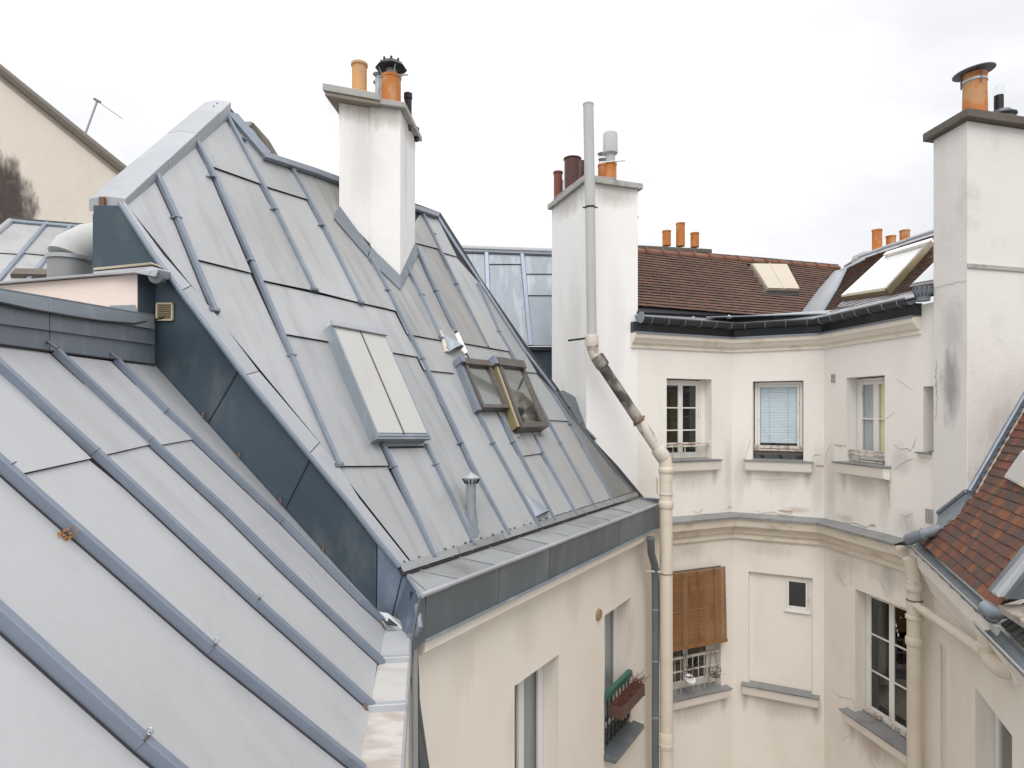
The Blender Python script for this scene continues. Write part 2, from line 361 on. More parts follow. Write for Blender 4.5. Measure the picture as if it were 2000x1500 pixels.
M['terra2'] = mat('terracotta_pot_lichen', (.60, .33, .14), .8, 0, .3, .12, (.38, .30, .24), .8, 5, (1, 1, .5), .002, 40)
M['redpot'] = mat('terracotta_red', (.21, .075, .055), .7, 0, .3, .1)
M['brownpipe'] = mat('flue_brown_enamel', (.085, .035, .03), .3, .2, .5, .05)
M['black'] = mat('metal_black', (.022, .022, .024), .5, .3, .5, .1)
M['steel'] = mat('metal_galvanised', (.42, .44, .45), .4, .6, .5, .1)
M['flue'] = mat('fibre_cement_grey', (.47, .48, .47), .85, 0, .3, .05, (.40, .41, .40), .6, 12, (1, 1, .15), .001, 60)
M['pipedirty'] = mat('pipe_dirty_black_moss', (.34, .31, .27), .8, 0, .3, .1, (.055, .05, .045), .92, 3.2, (1, 1, 1), .002, 50, thr=(.36, .56))
M['pipecream'] = mat('pipe_cream_paint', (.68, .61, .51), .6, 0, .4, .05, (.60, .50, .38), .5, 3, (1, 1, 1), .001, 30)
M['pipepeel'] = mat('pipe_white_peeling', (.62, .57, .50), .8, 0, .3, .1, (.22, .19, .17), .7, 9, (1, 1, .5), .002, 50, thr=(.52, .66))
M['gutterblack'] = mat('gutter_painted_black', (.035, .04, .045), .4, .3, .5, .15, (.07, .08, .09), .6, 3, (1, 1, 1), .001, 20)
M['tile'] = mat('clay_tile_red', (.3, .1, .05), .75, 0, .3, .12, (.13, .075, .06), .55, 6, (1, 1, 1), .003, 60,
                rndhue=[(.125, .056, .042), (.155, .06, .04), (.10, .062, .053), (.115, .064, .052), (.18, .072, .04), (.09, .062, .057), (.13, .06, .044), (.105, .066, .056), (.21, .09, .042), (.088, .06, .053)])
M['tileH'] = mat('clay_tile_brown_old', (.2, .1, .06), .85, 0, .3, .15, (.10, .06, .045), .6, 2, (1, 1, 1), .004, 50, tint=True,
                 rndhue=[(.125, .076, .058), (.115, .071, .055), (.135, .08, .06), (.105, .068, .053), (.12, .077, .06), (.15, .082, .058), (.11, .074, .06)])
M['ridgetile'] = mat('clay_ridge_tile', (.20, .095, .065), .85, 0, .3, .15, (.12, .08, .06), .6, 4, (1, 1, 1), .004, 40, .15)
M['woodpaint'] = mat('wood_white_paint', (.80, .785, .75), .55, 0, .4, .05, (.50, .45, .40), .5, 7, (1, 1, .4), .001, 40, thr=(.55, .7))
M['woodpeel'] = mat('wood_peeling_paint', (.62, .57, .50), .8, 0, .3, .1, (.30, .22, .18), .75, 9, (1, 1, .6), .002, 60, thr=(.48, .62))
M['pvc'] = mat('window_frame_pvc', (.78, .77, .76), .35, 0, .5, .02)
M['pine'] = mat('pine_varnished', (.21, .17, .09), .4, 0, .4, .1, (.15, .11, .05), .6, 4, (1, 1, 1), 0, 10)
M['pinepale'] = mat('pine_pale_cream', (.52, .46, .34), .5, 0, .4, .08)
M['velux'] = mat('aluminium_brown_grey', (.115, .10, .09), .4, .4, .5, .08, (.16, .145, .13), .5, 5, (1, 1, 1), 0, 10)
M['milk'] = mat('milky_wired_glass', (.43, .43, .41), .17, 0, .6, .08, (.38, .365, .33), .6, 1.2, (1, 1, .6), 0, 10)
M['milkH'] = mat('sky_lit_roof_blind', (.58, .60, .60), .2, 0, .6, .04)
M['sandpane'] = mat('roof_hatch_sand', (.50, .44, .35), .4, 0, .5, .06)
M['glass'] = glass_mat('window_glass', (.98, .99, .99), refl=.07)
M['glassdark'] = glass_mat('window_glass_dark', (.45, .48, .48), refl=.17)
M['velglass'] = glass_mat('skylight_glass', (.8, .85, .82), refl=.45, rough=.06)
M['dark'] = mat('room_darkness', (.02, .019, .018), .9)
M['roomdim'] = mat('room_wall_dim', (.10, .09, .08), .9)
M['curtain'] = mat('curtain_grey_voile', (.50, .52, .54), .9, 0, .2, .15, (.42, .43, .44), .6, 5, (4, 4, .3), .004, 8)
M['drape'] = mat('drape_slate_grey', (.30, .33, .33), .9, 0, .2, .1)
M['yellow'] = mat('curtain_yellow', (.85, .78, .45), .9, 0, .2, .05)
M['blind'] = mat('venetian_blind_blue', (.68, .77, .84), .5, 0, .4, .05)
M['bamboo'] = mat('bamboo_brown', (.27, .135, .058), .75, 0, .3, .15, (.12, .05, .02), .6, 8, (1, 1, .3), .001, 60, .12)
M['orange'] = mat('interior_orange_lampshade', (.5, .17, .04), .8)
M['green'] = mat('rail_green_paint', (.045, .13, .10), .5, 0, .4, .1)
M['planter'] = mat('planter_brown_plastic', (.10, .05, .04), .6)
M['twig'] = mat('dead_plant_brown', (.16, .075, .055), .9, 0, .2, .2)
M['leaf'] = mat('dry_orange_leaf', (.30, .14, .05), .8, 0, .2, .3)
M['pink'] = mat('plaster_pink_pale', (.80, .69, .63), .88, 0, .25, .04, (.62, .48, .40), .5, 2.2, (1, 1, .5), .002, 25, thr=(.6, .75))
M['farwall'] = mat('blind_wall_beige', (.63, .575, .51), .9, 0, .25, .06, (.46, .41, .36), .5, .9, (1, 1, .35), .004, 12)
M['soot'] = mat('soot_black_patch', (.07, .06, .055), .95, 0, .2, .3, (.16, .14, .12), .6, 5)
M['drip'] = mat('grime_drip_brown', (.36, .31, .25), .9, 0, .2, .1)
M['drip2'] = mat('grime_grey', (.24, .23, .22), .95, 0, .2, .2, (.5, .49, .47), .7, 14, (1, 1, .2))
M['rawplaster'] = mat('damp_plaster_pink', (.58, .46, .38), .9, 0, .2, .1)
M['crack'] = mat('crack_shadow_grime', (.36, .32, .28), .95)
M['peel'] = mat('bare_plaster_tan', (.50, .37, .27), .95, 0, .2, .15, (.36, .27, .2), .6, 10, bump=.004)
M['rust'] = mat('rust', (.17, .10, .065), .9, 0, .3, .2)
M['ground'] = mat('courtyard_stone', (.22, .21, .19), .9, 0, .3, .1, (.15, .14, .13), .6, 2, (1, 1, 1), .01, 6)
M['cable'] = mat('cable_rubber', (.02, .02, .02), .6)
M['brass'] = mat('vent_grille_cream', (.62, .53, .36), .5)
M['ochre'] = mat('vent_ochre', (.30, .21, .11), .6)
M['stone'] = mat('ledge_stone', (.42, .37, .32), .95, 0, .2, .15, (.14, .12, .10), .8, 7, (1, 1, 1), .01, 25)
M['slate'] = mat('slate_dark', (.07, .07, .07), .7, 0, .3, .2, (.14, .13, .12), .6, 6, (1, 1, 1), .006, 30, .3)
M['clear'] = glass_mat('clear_plastic_dome', (.97, .98, .98), refl=.02)
M['plasticwhite'] = mat('plastic_white', (.75, .75, .73), .5)
M['apronb'] = mat('zinc_apron_brown', (.36, .315, .28), .6, .1, .4, .1, (.50, .48, .46), .8, 1.1, (2, 5, .5), .001, 8, thr=(.45, .62), stain2=(.20, .15, .12), s2amt=.6, s2scale=2.)
M['sootE'] = mat('zinc_apron_stained', (.46, .45, .435), .5, .15, .5, .08, (.34, .27, .22), .7, 1.3, (1.5, 3, .6), .001, 8, thr=(.42, .72))
exec_parts = []
del exec_parts
# ------------------------------------------------------------------ window builders
def casement(pl, a0, a1, b0, b1, h, parent, rows=3, fm='woodpaint', gm='glassdark', cols=2, hidden_left=0, fr=.045, st=.05, bar=.022, room='dark', depth=.9, roomh=.02):
    """frame (part) > casement sashes, glazing bars, panes, interior (sub-parts)"""
    mb = MB(); t = .06
    mb.pbox(pl, a0, a0+fr, b0, b1, h-t, h); mb.pbox(pl, a1-fr, a1, b0, b1, h-t, h)
    mb.pbox(pl, a0+fr, a1-fr, b0, b0+fr, h-t, h-.001); mb.pbox(pl, a0+fr, a1-fr, b1-fr, b1, h-t, h-.001)
    win = mb.build('window', M[fm], parent, bevel=.004)
    A0, A1, B0, B1 = a0+fr+.003, a1-fr-.003, b0+fr+.003, b1-fr-.003
    w = (A1-A0)/cols
    for c in range(cols):
        x0, x1 = A0+c*w+(.002 if c else 0), A0+(c+1)*w-.002
        s = MB(); h0, h1 = h-.045, h-.006
        s.pbox(pl, x0, x0+st, B0, B1, h0, h1); s.pbox(pl, x1-st, x1, B0, B1, h0, h1)
        s.pbox(pl, x0+st, x1-st, B0, B0+st*1.3, h0, h1-.001); s.pbox(pl, x0+st, x1-st, B1-st, B1, h0, h1-.001)
        s.build('sash', M[fm], win, bevel=.003)
        y0, y1 = B0+st*1.3, B1-st; rh = (y1-y0)/rows
        for r in range(1, rows):
            q = MB(); q.pbox(pl, x0+st, x1-st, y0+r*rh-bar/2, y0+r*rh+bar/2, h0+.004, h1-.002); q.build('glazing_bar', M[fm], win)
        for r in range(rows):
            lo = y0+r*rh+(bar/2 if r else 0); hi_ = y0+(r+1)*rh-(bar/2 if r < rows-1 else 0)
            q = MB(); q.pbox(pl, x0+st, x1-st, lo, hi_, h-.03, h-.026); q.build('pane', M[gm], win)
    rm = MB(); z0, z1 = b0-.0, b1+.0
    for f in ([(a0, z0), (a1, z0), (a1, z1), (a0, z1)],):
        rm.prism([pl.P(x-0, y, -depth) for x, y in f], pl.n*-.03)
    rm.pbox(pl, a0-.04, a0-.001, z0, z1, -depth, h-t-.002); rm.pbox(pl, a1+.001, a1+.04, z0, z1, -depth, h-t-.002)
    rm.pbox(pl, a0-.04, a1+.04, z1+.001, z1+.04, -depth, h-t-.002); rm.pbox(pl, a0-.04, a1+.04, z0-.04, z0-.001, -depth, h-t-.002)
    rm.build('interior', M[room], win)
    return win
def sill(pl, a0, a1, zt, parent, proj=.12, inner=-.2, blockh=.17, m='cream', over=.02):
    q = MB(); q.loft([[pl.P(a, zt+.03, inner), pl.P(a, zt, proj+over), pl.P(a, zt-.012, proj+over), pl.P(a, zt+.012, inner)] for a in (a0+.14, a1-.14)])
    q.loft([[pl.P(a, zt+.006, .004), pl.P(a, zt, proj+over), pl.P(a, zt-.02, proj+over), pl.P(a, zt-.02, .004)] for a in (a0, a1)])
    s = q.build('sill_flashing', M['gutterfloor'], parent)
    b = MB(); b.loft([[pl.P(a, zt-.021, .001), pl.P(a, zt-.021, proj), pl.P(a, zt-.021-blockh, proj*.75), pl.P(a, zt-.021-blockh-.03, .001)] for a in (a0+.02, a1-.02)])
    b.build('sill', M[m], parent, bevel=.008)
    return s
def curtain(pl, a0, a1, b0, b1, h, parent, m, waves=5, amp=.03):
    mb = MB(); n = waves*8; rings = []
    for i in range(n+1):
        a = a0+(a1-a0)*i/n; d = amp*math.sin(i/n*waves*2*math.pi)+amp*.4*math.sin(i*1.7)
        rings.append([pl.P(a, b0, h+d), pl.P(a, b1, h+d*.6), pl.P(a, b1, h+d*.6-.004), pl.P(a, b0, h+d-.004)])
    mb.loft(rings); return mb.build('curtain', M[m], parent, smooth=True)

# ================================================================== the big zinc-roofed house
TH = thing('zinc_roofed_house', 'cream house with a steep grey zinc mansard roof, white chimney and three skylights', 'house', WA.P(3, -13))
# --- wall below the gutter
sA = lambda x, y: WA.uv(x, y)
w1 = [sA(1005, 1340)[0], sA(1092, 1280)[0]]; w1z = [-5.2, sA(1005, 1340)[1]]
w2 = [sA(1180, 1203)[0], sA(1233, 1166)[0]]; w2z = [sA(1183, 1470)[1], sA(1180, 1203)[1]]
sA0 = sA(803, 1400)[0]; sA1 = 7.2
wb = wall_open(MB(), WA, sA0, sA1, -13, -1.97, [(w1[0], w1[1], w1z[0], w1z[1]), (w2[0], w2[1], w2z[0], w2z[1])])
wall = wb.build('wall', M['creamA'], TH)
c = MB(); zs = [(-.001, -2.25), (.03, -2.25), (.03, -2.225), (.05, -2.20), (.09, -2.17), (.15, -2.15), (.175, -2.125), (.175, -1.975), (-.001, -1.975)]
c.loft([[WA.P(a, z, h) for h, z in zs] for a in (sA0-.02, sA1)]); c.build('cornice', M['creamA'], TH, bevel=.004)
for sx_ in (.8, 2.1, 3.4, 4.8, 5.9): stain_patch(WA, sA0+sx_, .35, .45, 'drip', TH, .07, 8, z=-2.5, stretch=.2)
for sx_ in (w1[0], w2[1]): stain_patch(WA, sx_, .25, .5, 'rawplaster', TH, .10, 5, z=-3.6)
# tall window 1
casement(WA, w1[0]+.01, w1[1]-.01, w1z[0], w1z[1]-.005, -.23, TH, rows=1, fm='pvc', gm='glass', st=.06, room='roomdim')
sill(WA, w1[0]-.12, w1[1]+.12, w1z[0], TH, m='creamA')
casement(WA, w2[0]+.01, w2[1]-.01, w2z[0], w2z[1]-.005, -.24, TH, rows=1, fm='pvc', gm='glass', st=.05, room='roomdim')
q = MB(); a, b = w2[0]-.02, w2[1]+.10; zt = w2z[0]
q.loft([[WA.P(x, zt+.03, -.23), WA.P(x, zt-.02, .19), WA.P(x, zt-.09, .19), WA.P(x, zt-.09, .0)] for x in (a, b)]); q.build('sill_flashing', M['fascia'], TH, bevel=.01)
# curtains behind the two windows
for wq, wz in ((w1, w1z), (w2, w2z)):
    curtain(WA, wq[0]+.06, wq[1]-.06, wz[0]+.1, wz[1]-.1, -.32, [o for o in TH.children if o.name.startswith('window')][-1 if wq is w2 else 0], 'drape', 4, .015)
# ochre disc vent
vp = WA.px(1168, 1200); q = MB(); q.lathe(vp, [(.085, 0), (.085, .02), (.075, .035), (.001, .035)], 24, WA.n); vt = q.build('vent_cover', M['ochre'], TH, smooth=True)
# dark raking flashing at the near end of the wall
q = MB(); q.prism([WA.px(x, y, .002) for x, y in ((801, 1322), (809, 1322), (834, 1500), (862, 1700), (842, 1700), (817, 1500))], WA.n*.03); q.build('edge_flashing', M['fascia'], TH)
q = MB(); q.tube([WA.px(806, 1330, .03), WA.px(836, 1500, .02), WA.px(866, 1700, .02)], .014, 8); q.build('lead_strip', M['capdark'], TH)

# --- box gutter: fascia panels, roll edge, floor panels
FA = wallpl(GP, uA)
fx = [(812, 1230), (830, 1215), (974, 1170), (1073, 1122), (1147, 1085), (1210, 1055), (1257, 1033), (1291, 1018)]
fs = [FA.uv(*p)[0] for p in fx]
for i in range(len(fs)-1):
    q = MB(); g = .007; o = .003*(i % 2)
    if i == 0:
        q.prism([FA.P(*FA.uv(797, 1281), 0), FA.P(fs[1]-g, -1.99, 0), FA.P(fs[1]-g, -1.6, 0), FA.P(*FA.uv(818, 1168), 0)], FA.n*.012)
    else:
        q.prism([FA.P(fs[i]+g, -1.995, -.02), FA.P(fs[i+1]-g, -1.995, -.02), FA.P(fs[i+1]-g, -1.6, o), FA.P(fs[i]+g, -1.6, o)], FA.n*.012)
    q.build('fascia_panel', M['fascia'], TH, bevel=.002)
q = MB(); q.pbox(FA, fs[1]+.02, fs[-1], -1.98, -1.61, -.19, -.028); q.build('gutter_box', M['deck'], TH)
q = MB()
for i in range(1, len(fs)-1): q.pbox(FA, fs[i]-.02, fs[i+1]-.03, -2.012, -1.997, -.02, .03)
q.build('drip_edge', M['zincF'], TH, bevel=.003)
top = [FA.uv(820, 1165)[0], FA.uv(1289, 985)[0]]
jo = [top[0], FA.uv(868, 1145)[0], FA.uv(1000, 1096)[0], FA.uv(1084, 1064)[0], FA.uv(1148, 1039)[0], FA.uv(1208, 1016)[0], top[1]]
for i in range(len(jo)-1):
    q = MB(); q.tube([FA.P(jo[i]+.004, -1.592, .012), FA.P(jo[i+1]+.03, -1.592, .012)], .026-.0022*(i % 2), 12); q.build('roll_edge', M['verge'], TH, smooth=True)
inn = lambda t: V((0, 7.59, -1.5))+uA*t
def gut_pt(x, k):    # k 0 = outer edge, 1 = foot of the roof ; x = distance along the gutter from GP
    o_ = FA.P(x, -1.605, 0); d = V(D.o).copy(); d = D.o+uA*((o_-D.o).dot(uA)); d.z = -1.505
    return o_.lerp(d, k)
seams = [top[0]-.02, FA.uv(838, 1158)[0], FA.uv(905, 1132)[0], FA.uv(975, 1105)[0], FA.uv(1028, 1085)[0], FA.uv(1080, 1065)[0], FA.uv(1120, 1050)[0], FA.uv(1160, 1034)[0], FA.uv(1200, 1018)[0], FA.uv(1240, 1004)[0], top[1]]
xmin = -1.90-(GP-D.o).dot(uA)
for i in range(len(seams)-1):
    sk = min(.25, seams[i]-xmin); sk2 = min(.25, seams[i+1]-xmin); a, b = seams[i]+.004, seams[i+1]-.004
    q = MB(); q.prism([gut_pt(a, 0), gut_pt(b, 0), gut_pt(b-sk2, 1), gut_pt(a-sk, 1)], (0, 0, -.008)); q.build('gutter_panel', M['gutterfloor'], TH)
    q = MB(); q.prism([gut_pt(b, 0), gut_pt(b+.022, 0), gut_pt(b+.022-sk2, 1), gut_pt(b-sk2, 1)], (0, 0, .012)); q.build('gutter_seam', M['gutterfloor'], TH, bevel=.004)
q = MB(); q.prism([gut_pt(seams[0]+.12, .14)+V((0, 0, -.03)), gut_pt(seams[-1], .14)+V((0, 0, -.03)), gut_pt(seams[-1], 1)+V((0, 0, -.03)), gut_pt(max(seams[0], xmin)+.35, 1)+V((0, 0, -.03))], (0, 0, -.3)); q.build('gutter_bed', M['deck'], TH)
# end flashing against the white wall
q = MB(); e0, e1 = FA.P(top[1], -1.6, 0), D.px(1248, 980); q.prism([e0, e0+uA*.16, e1+uA*.1, e1], (0, 0, .07)); q.build('gutter_end', M['fascia'], TH, bevel=.004)

# --- the roof
VOUT = [(232, 400), (297, 500), (465, 724), (679, 986), (738, 1062), (777, 1109)]
OUT = VOUT+[(1248, 978), (1200, 920), (1130, 830), (1104, 798), (1080, 764), (1020, 682), (930, 550), (890, 483), (852, 423), (815, 410), (660, 358), (515, 310), (440, 222)]
q = MB(); q.prism([D.px(x, y, -.12) for x, y in OUT], D.n*.115); roof = q.build('roof', M['deck'], TH)
PAN = [  # pixel outlines of the zinc sheets; last item: indices of the corners on the lower, lapping edge
 ([(243, 396), (303, 342), (418, 614)], ()),
 ([(303, 342), (380, 275), (488, 536), (374, 508)], (2, 3)),
 ([(374, 508), (488, 536), (658, 912), (418, 614)], (2,)),
 ([(380, 275), (437, 222), (507, 362), (406, 326)], (2, 3)),
 ([(406, 326), (507, 362), (611, 571), (503, 549)], (2, 3)),
 ([(437, 222), (515, 310), (567, 329), (598, 392), (511, 365)], (3, 4)),
 ([(511, 365), (598, 392), (702, 594), (611, 571)], (2, 3)),
 ([(567, 329), (612, 345), (672, 450), (722, 500), (745, 603), (702, 594)], (4, 5)),
 ([(612, 345), (660, 360), (668, 430), (672, 450)], ()),
 ([(722, 500), (772, 610), (745, 603)], (1, 2)),
 ([(503, 549), (770, 610), (812, 699), (553, 655)], (2, 3)),
 ([(553, 655), (655, 673), (755, 912), (658, 913)], (2, 3)),
 ([(658, 913), (755, 912), (844, 1090), (798, 1097)], (2, 3)),
 ([(655, 673), (740, 687), (922, 1066), (844, 1090)], (2, 3)),
 ([(740, 687), (812, 699), (920, 914), (990, 1046), (922, 1066)], (3, 4)),
 ([(722, 500), (780, 545), (794, 525), (856, 666), (793, 655)], (3, 4)),
 ([(793, 655), (856, 666), (885, 731), (826, 725)], (2, 3)),
 ([(826, 725), (885, 731), (932, 810), (1048, 1030), (990, 1046), (920, 914)], (3, 4)),
 ([(794, 525), (810, 482), (888, 650), (900, 674), (856, 666)], (3, 4)),
 ([(856, 666), (900, 674), (1000, 866), (1080, 1018), (1048, 1030), (932, 810), (885, 731)], (3, 4)),
 ([(806, 440), (822, 416), (855, 488), (808, 476)], (2, 3)),
 ([(808, 476), (855, 488), (948, 680), (902, 672)], (2, 3)),
 ([(822, 416), (852, 423), (890, 503), (862, 495)], (2, 3)),
 ([(862, 495), (890, 503), (938, 556), (992, 688), (948, 680)], (3, 4)),
 ([(902, 672), (960, 683), (1055, 887), (1014, 893)], (2, 3)),
 ([(1014, 893), (1055, 887), (1122, 1006), (1080, 1018)], (2, 3)),
 ([(960, 683), (992, 688), (1088, 862), (1160, 994), (1122, 1006), (1055, 887)], (3, 4)),
 ([(938, 556), (1020, 682), (1046, 730), (1020, 728), (972, 650)], (2, 3)),
 ([(1020, 728), (1046, 730), (1080, 774), (1107, 824), (1068, 822)], (3, 4)),
 ([(1068, 822), (1107, 824), (1136, 870), (1196, 986), (1160, 994), (1088, 862)], (3, 4)),
 ([(1046, 730), (1080, 764), (1104, 798), (1130, 830), (1200, 920), (1246, 975), (1196, 986), (1107, 824), (1080, 774)], (5, 6)),
]
for k, (pp, low) in enumerate(PAN):
    q = MB(); pts = [D.px(x, y) for x, y in pp]
    sheet(q, pts, D.n, .003+.0006*(k % 3), .026, .004, low); q.build('zinc_panel', M['zincD3' if k == len(PAN)-1 else 'zincD2' if k in (8, 9, 15, 18, 20, 21, 7) else 'zincD'], roof)
INL = [(243, 398), (317, 500), (418, 614), (504, 727), (660, 912), (700, 976), (798, 1099)]
vs = [[(232, 400), (297, 500), (350, 571), (371, 560), (317, 500), (243, 398)],
      [(351, 572), (465, 724), (474, 735), (503, 727), (418, 614), (372, 561)],
      [(475, 736), (560, 840), (600, 889), (622, 866), (504, 728)],
      [(601, 890), (679, 986), (738, 1062), (777, 1109), (798, 1099), (700, 976), (660, 912), (623, 867)]]
for p in vs:
    q = MB(); q.prism([D.px(x, y, .016) for x, y in p], D.n*.02); q.build('verge_flashing', M['verge'], roof, bevel=.004)
# verge roll, in jointed lengths
def polyline_roll(pl, pts, r, m, parent, name, lift=.02, base=None):
    P3 = [pl.px(*p)+pl.n*lift for p in pts]
    q = MB(); q.tube(P3, r, 10); return q.build(name, M[m], parent, smooth=True)
polyline_roll(D, [(232, 400), (297, 500), (345, 565)], .024, 'batten', roof, 'verge_roll')
polyline_roll(D, [(345, 565), (465, 724), (520, 792)], .026, 'batten', roof, 'verge_roll')
polyline_roll(D, [(520, 792), (600, 890), (679, 986)], .024, 'batten', roof, 'verge_roll')
polyline_roll(D, [(679, 986), (738, 1062), (777, 1109)], .026, 'batten', roof, 'verge_roll')
RIBS = [  # (points, joint pixels)
 ([(303, 342), (344, 430), (418, 612)], [(344, 430)]),
 ([(380, 275), (418, 350), (490, 515), (567, 700), (658, 912)], [(412, 350), (487, 513), (568, 698)]),
 ([(440, 226), (535, 411), (611, 569)], [(474, 276), (535, 413)]),
 ([(567, 329), (630, 445), (702, 594)], [(627, 444)]),
 ([(722, 507), (750, 558), (822, 704), (920, 914), (990, 1046)], [(755, 570), (822, 704), (897, 868)]),
 ([(744, 870), (766, 915), (844, 1090)], [(766, 915)]),
 ([(828, 870), (848, 910), (922, 1066)], [(848, 910)]),
 ([(794, 525), (833, 605), (858, 664)], [(822, 579)]),
 ([(810, 482), (840, 550), (888, 650)], [(850, 571)]),
 ([(822, 416), (890, 558), (950, 680)], [(890, 558), (845, 460)]),
 ([(932, 556), (972, 650), (1020, 732), (1088, 862), (1160, 994)], [(972, 650), (1022, 736), (1092, 868)]),
 ([(932, 810), (960, 868), (1048, 1030)], [(960, 868)]),
 ([(976, 814), (1000, 866), (1080, 1018)], [(1000, 866)]),
 ([(1042, 852), (1056, 886), (1122, 1006)], [(1056, 886)]),
 ([(1080, 774), (1136, 870), (1196, 986)], [(1112, 830)]),
]
for pts, js in RIBS:
    q = MB(); P3 = batten(q, D, pts, .066, .044, .052)
    for j in js:
        p = D.px(*j); t = (P3[-1]-P3[0]).normalized(); collar(q, D, p, t, .074, .058, .014)
        collar(q, D, p+D.n.cross(t)*(-.05), t, .035, .03, .012)
    q.build('batten', M['batten'], roof)
    edge_line(D, pts, -.037, .010, .012, 'deck', roof, 'batten_joint_shade')  # dark strip along the joint paints in the batten's shaded side
for x, y in ((415, 610), (611, 569), (702, 594), (658, 912), (858, 662)):
    q = MB(); p = D.px(x, y); collar(q, D, p, -D.v, .10, .05, .04); q.build('batten_foot', M['fascia'], roof)
# right verge roll and ridge trims
polyline_roll(D, [(852, 423), (890, 483), (935, 550)], .035, 'batten', roof, 'verge_roll', .02)
polyline_roll(D, [(935, 550), (1020, 682), (1082, 764)], .033, 'batten', roof, 'verge_roll', .02)
polyline_roll(D, [(1082, 764), (1104, 798), (1130, 830), (1200, 920), (1248, 977)], .028, 'fascia', roof, 'verge_roll', .01)
q = MB(); q.prism([D.px(x, y, .01) for x, y in ((440, 224), (460, 226), (526, 302), (515, 311))], D.n*.05); q.build('ridge_flashing', M['batten'], roof, bevel=.006)
q = MB(); q.prism([D.px(x, y, .02) for x, y in ((513, 312), (515, 302), (612, 333), (614, 344))], D.n*.06); q.build('ridge_flashing', M['ridgeblue'], roof, bevel=.006)
q = MB(); q.prism([D.px(x, y, .02) for x, y in ((614, 344), (612, 333), (670, 354), (668, 364))], D.n*.06); q.build('ridge_flashing', M['ridgeblue'], roof, bevel=.006)
q = MB(); q.prism([D.px(x, y, .02) for x, y in ((806, 412), (806, 404), (856, 419), (852, 427))], D.n*.06); q.build('ridge_flashing', M['ridgeblue'], roof, bevel=.006)
# foot flashing: the double dark line
ft = [D.uv(777, 1110)[0], D.uv(1250, 981)[0]]
for k in range(7):
    a = ft[0]+(ft[1]-ft[0])*k/7; b = ft[0]+(ft[1]-ft[0])*(k+1)/7
    q = MB(); q.prism([D.P(a+.006, .012, .036), D.P(b-.006, .012, .036), D.P(b-.006, .095, .030), D.P(a+.006, .095, .030)], D.n*.006); q.build('foot_flashing', M['gutterfloor'], roof)
q = MB(); q.prism([D.P(ft[0], -.012, .0), D.P(ft[1], -.012, .0), D.P(ft[1], .108, .0), D.P(ft[0], .108, .0)], D.n*.029); q.build('foot_board', M['deck'], roof)
q = MB(); rr = random.Random(3)
for k in range(34):
    a = ft[0]+(ft[1]-ft[0])*(k+.5+rr.uniform(-.3, .3))/34; w = rr.uniform(.02, .05)
    q.pbox(D, a, a+w*.7, .095, .115, .02, rr.uniform(.036, .048))
    if k % 2: q.pbox(D, a+.05, a+.05+w*.7, .0, .012, .02, rr.uniform(.036, .046))
q.build('foot_clip', M['capdark'], roof)['kind'] = 'stuff'
# gable cap, four folded lengths
c0, c1 = D.px(240, 397), at(447, 206, 8.18)
cp = [c0, c0.lerp(c1, .33), c0.lerp(c1, .60), c0.lerp(c1, .86), c1]
wv = V((-.285, 0, 0))
for i in range(4):
    a, b = cp[i], cp[i+1]; t = (b-a).normalized(); nn = wv.cross(t).normalized(); nn = nn if nn.z > 0 else -nn
    l = .004*((i+1) % 2); a = a-t*.02 if i == 0 else a
    q = MB(); prof = lambda p: [p+V((.03, 0, -.13)), p+V((.035, 0, .05+l)), p+wv*.5+V((0, 0, .075+l)), p+wv+V((-.02, 0, .05+l)), p+wv+V((-.02, 0, -.06))]
    q.loft([prof(a), prof(b-t*.014)]); q.build('gable_cap', M['verge'], TH, bevel=.006)
q = MB(); q.prism([c0+V((.02, .01, -.1)), c0+wv+V((0, .01, -.1)), c0+wv+V((0, .01, -1.6)), c0+V((.02, .01, -1.6))], cp[4]-c0); q.build('gable_wall', M['cheek'], TH)
q = MB(); p = c1+V((-.12, -.25, -.02)); 
for k in range(2): q.tube([cp[3].lerp(cp[4], .35+.3*k)+V((-.1, 0, .07)), cp[3].lerp(cp[4], .35+.3*k)+V((-.1, 0, .08))], .011, 8)
q.build('cap_rivet', M['steel'], TH, smooth=True)
# clip under the near end of the cap
q = MB(); q.box(c0+V((-.17, -.03, -.0)), .05, .03, .09); q.build('cap_clip', M['rust'], TH)

# --- cheek: dark sheets under the left verge
a, b = D.px(232, 400), D.px(777, 1109)
CH = wallpl((a.x, a.y), (b-a))
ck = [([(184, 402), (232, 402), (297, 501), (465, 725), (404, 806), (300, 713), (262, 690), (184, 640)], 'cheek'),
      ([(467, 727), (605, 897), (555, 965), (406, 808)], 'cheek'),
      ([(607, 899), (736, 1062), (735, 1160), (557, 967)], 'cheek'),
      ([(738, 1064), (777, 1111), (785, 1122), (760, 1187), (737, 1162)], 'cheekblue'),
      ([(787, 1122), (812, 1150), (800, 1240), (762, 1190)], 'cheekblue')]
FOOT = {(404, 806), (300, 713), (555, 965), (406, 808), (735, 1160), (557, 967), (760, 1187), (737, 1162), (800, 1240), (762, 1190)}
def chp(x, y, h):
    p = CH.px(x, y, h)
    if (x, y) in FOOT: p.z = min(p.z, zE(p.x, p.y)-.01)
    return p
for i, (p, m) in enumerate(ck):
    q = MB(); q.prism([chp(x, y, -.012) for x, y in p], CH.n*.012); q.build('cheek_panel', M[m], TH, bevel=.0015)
q = MB(); q.prism([CH.px(x, y, -.02) for x, y in ((184, 404), (232, 404), (777, 1111), (820, 1168), (800, 1245), (300, 740), (184, 660))], CH.n*-.12); q.build('cheek_wall', M['deck'], TH)
q = MB()
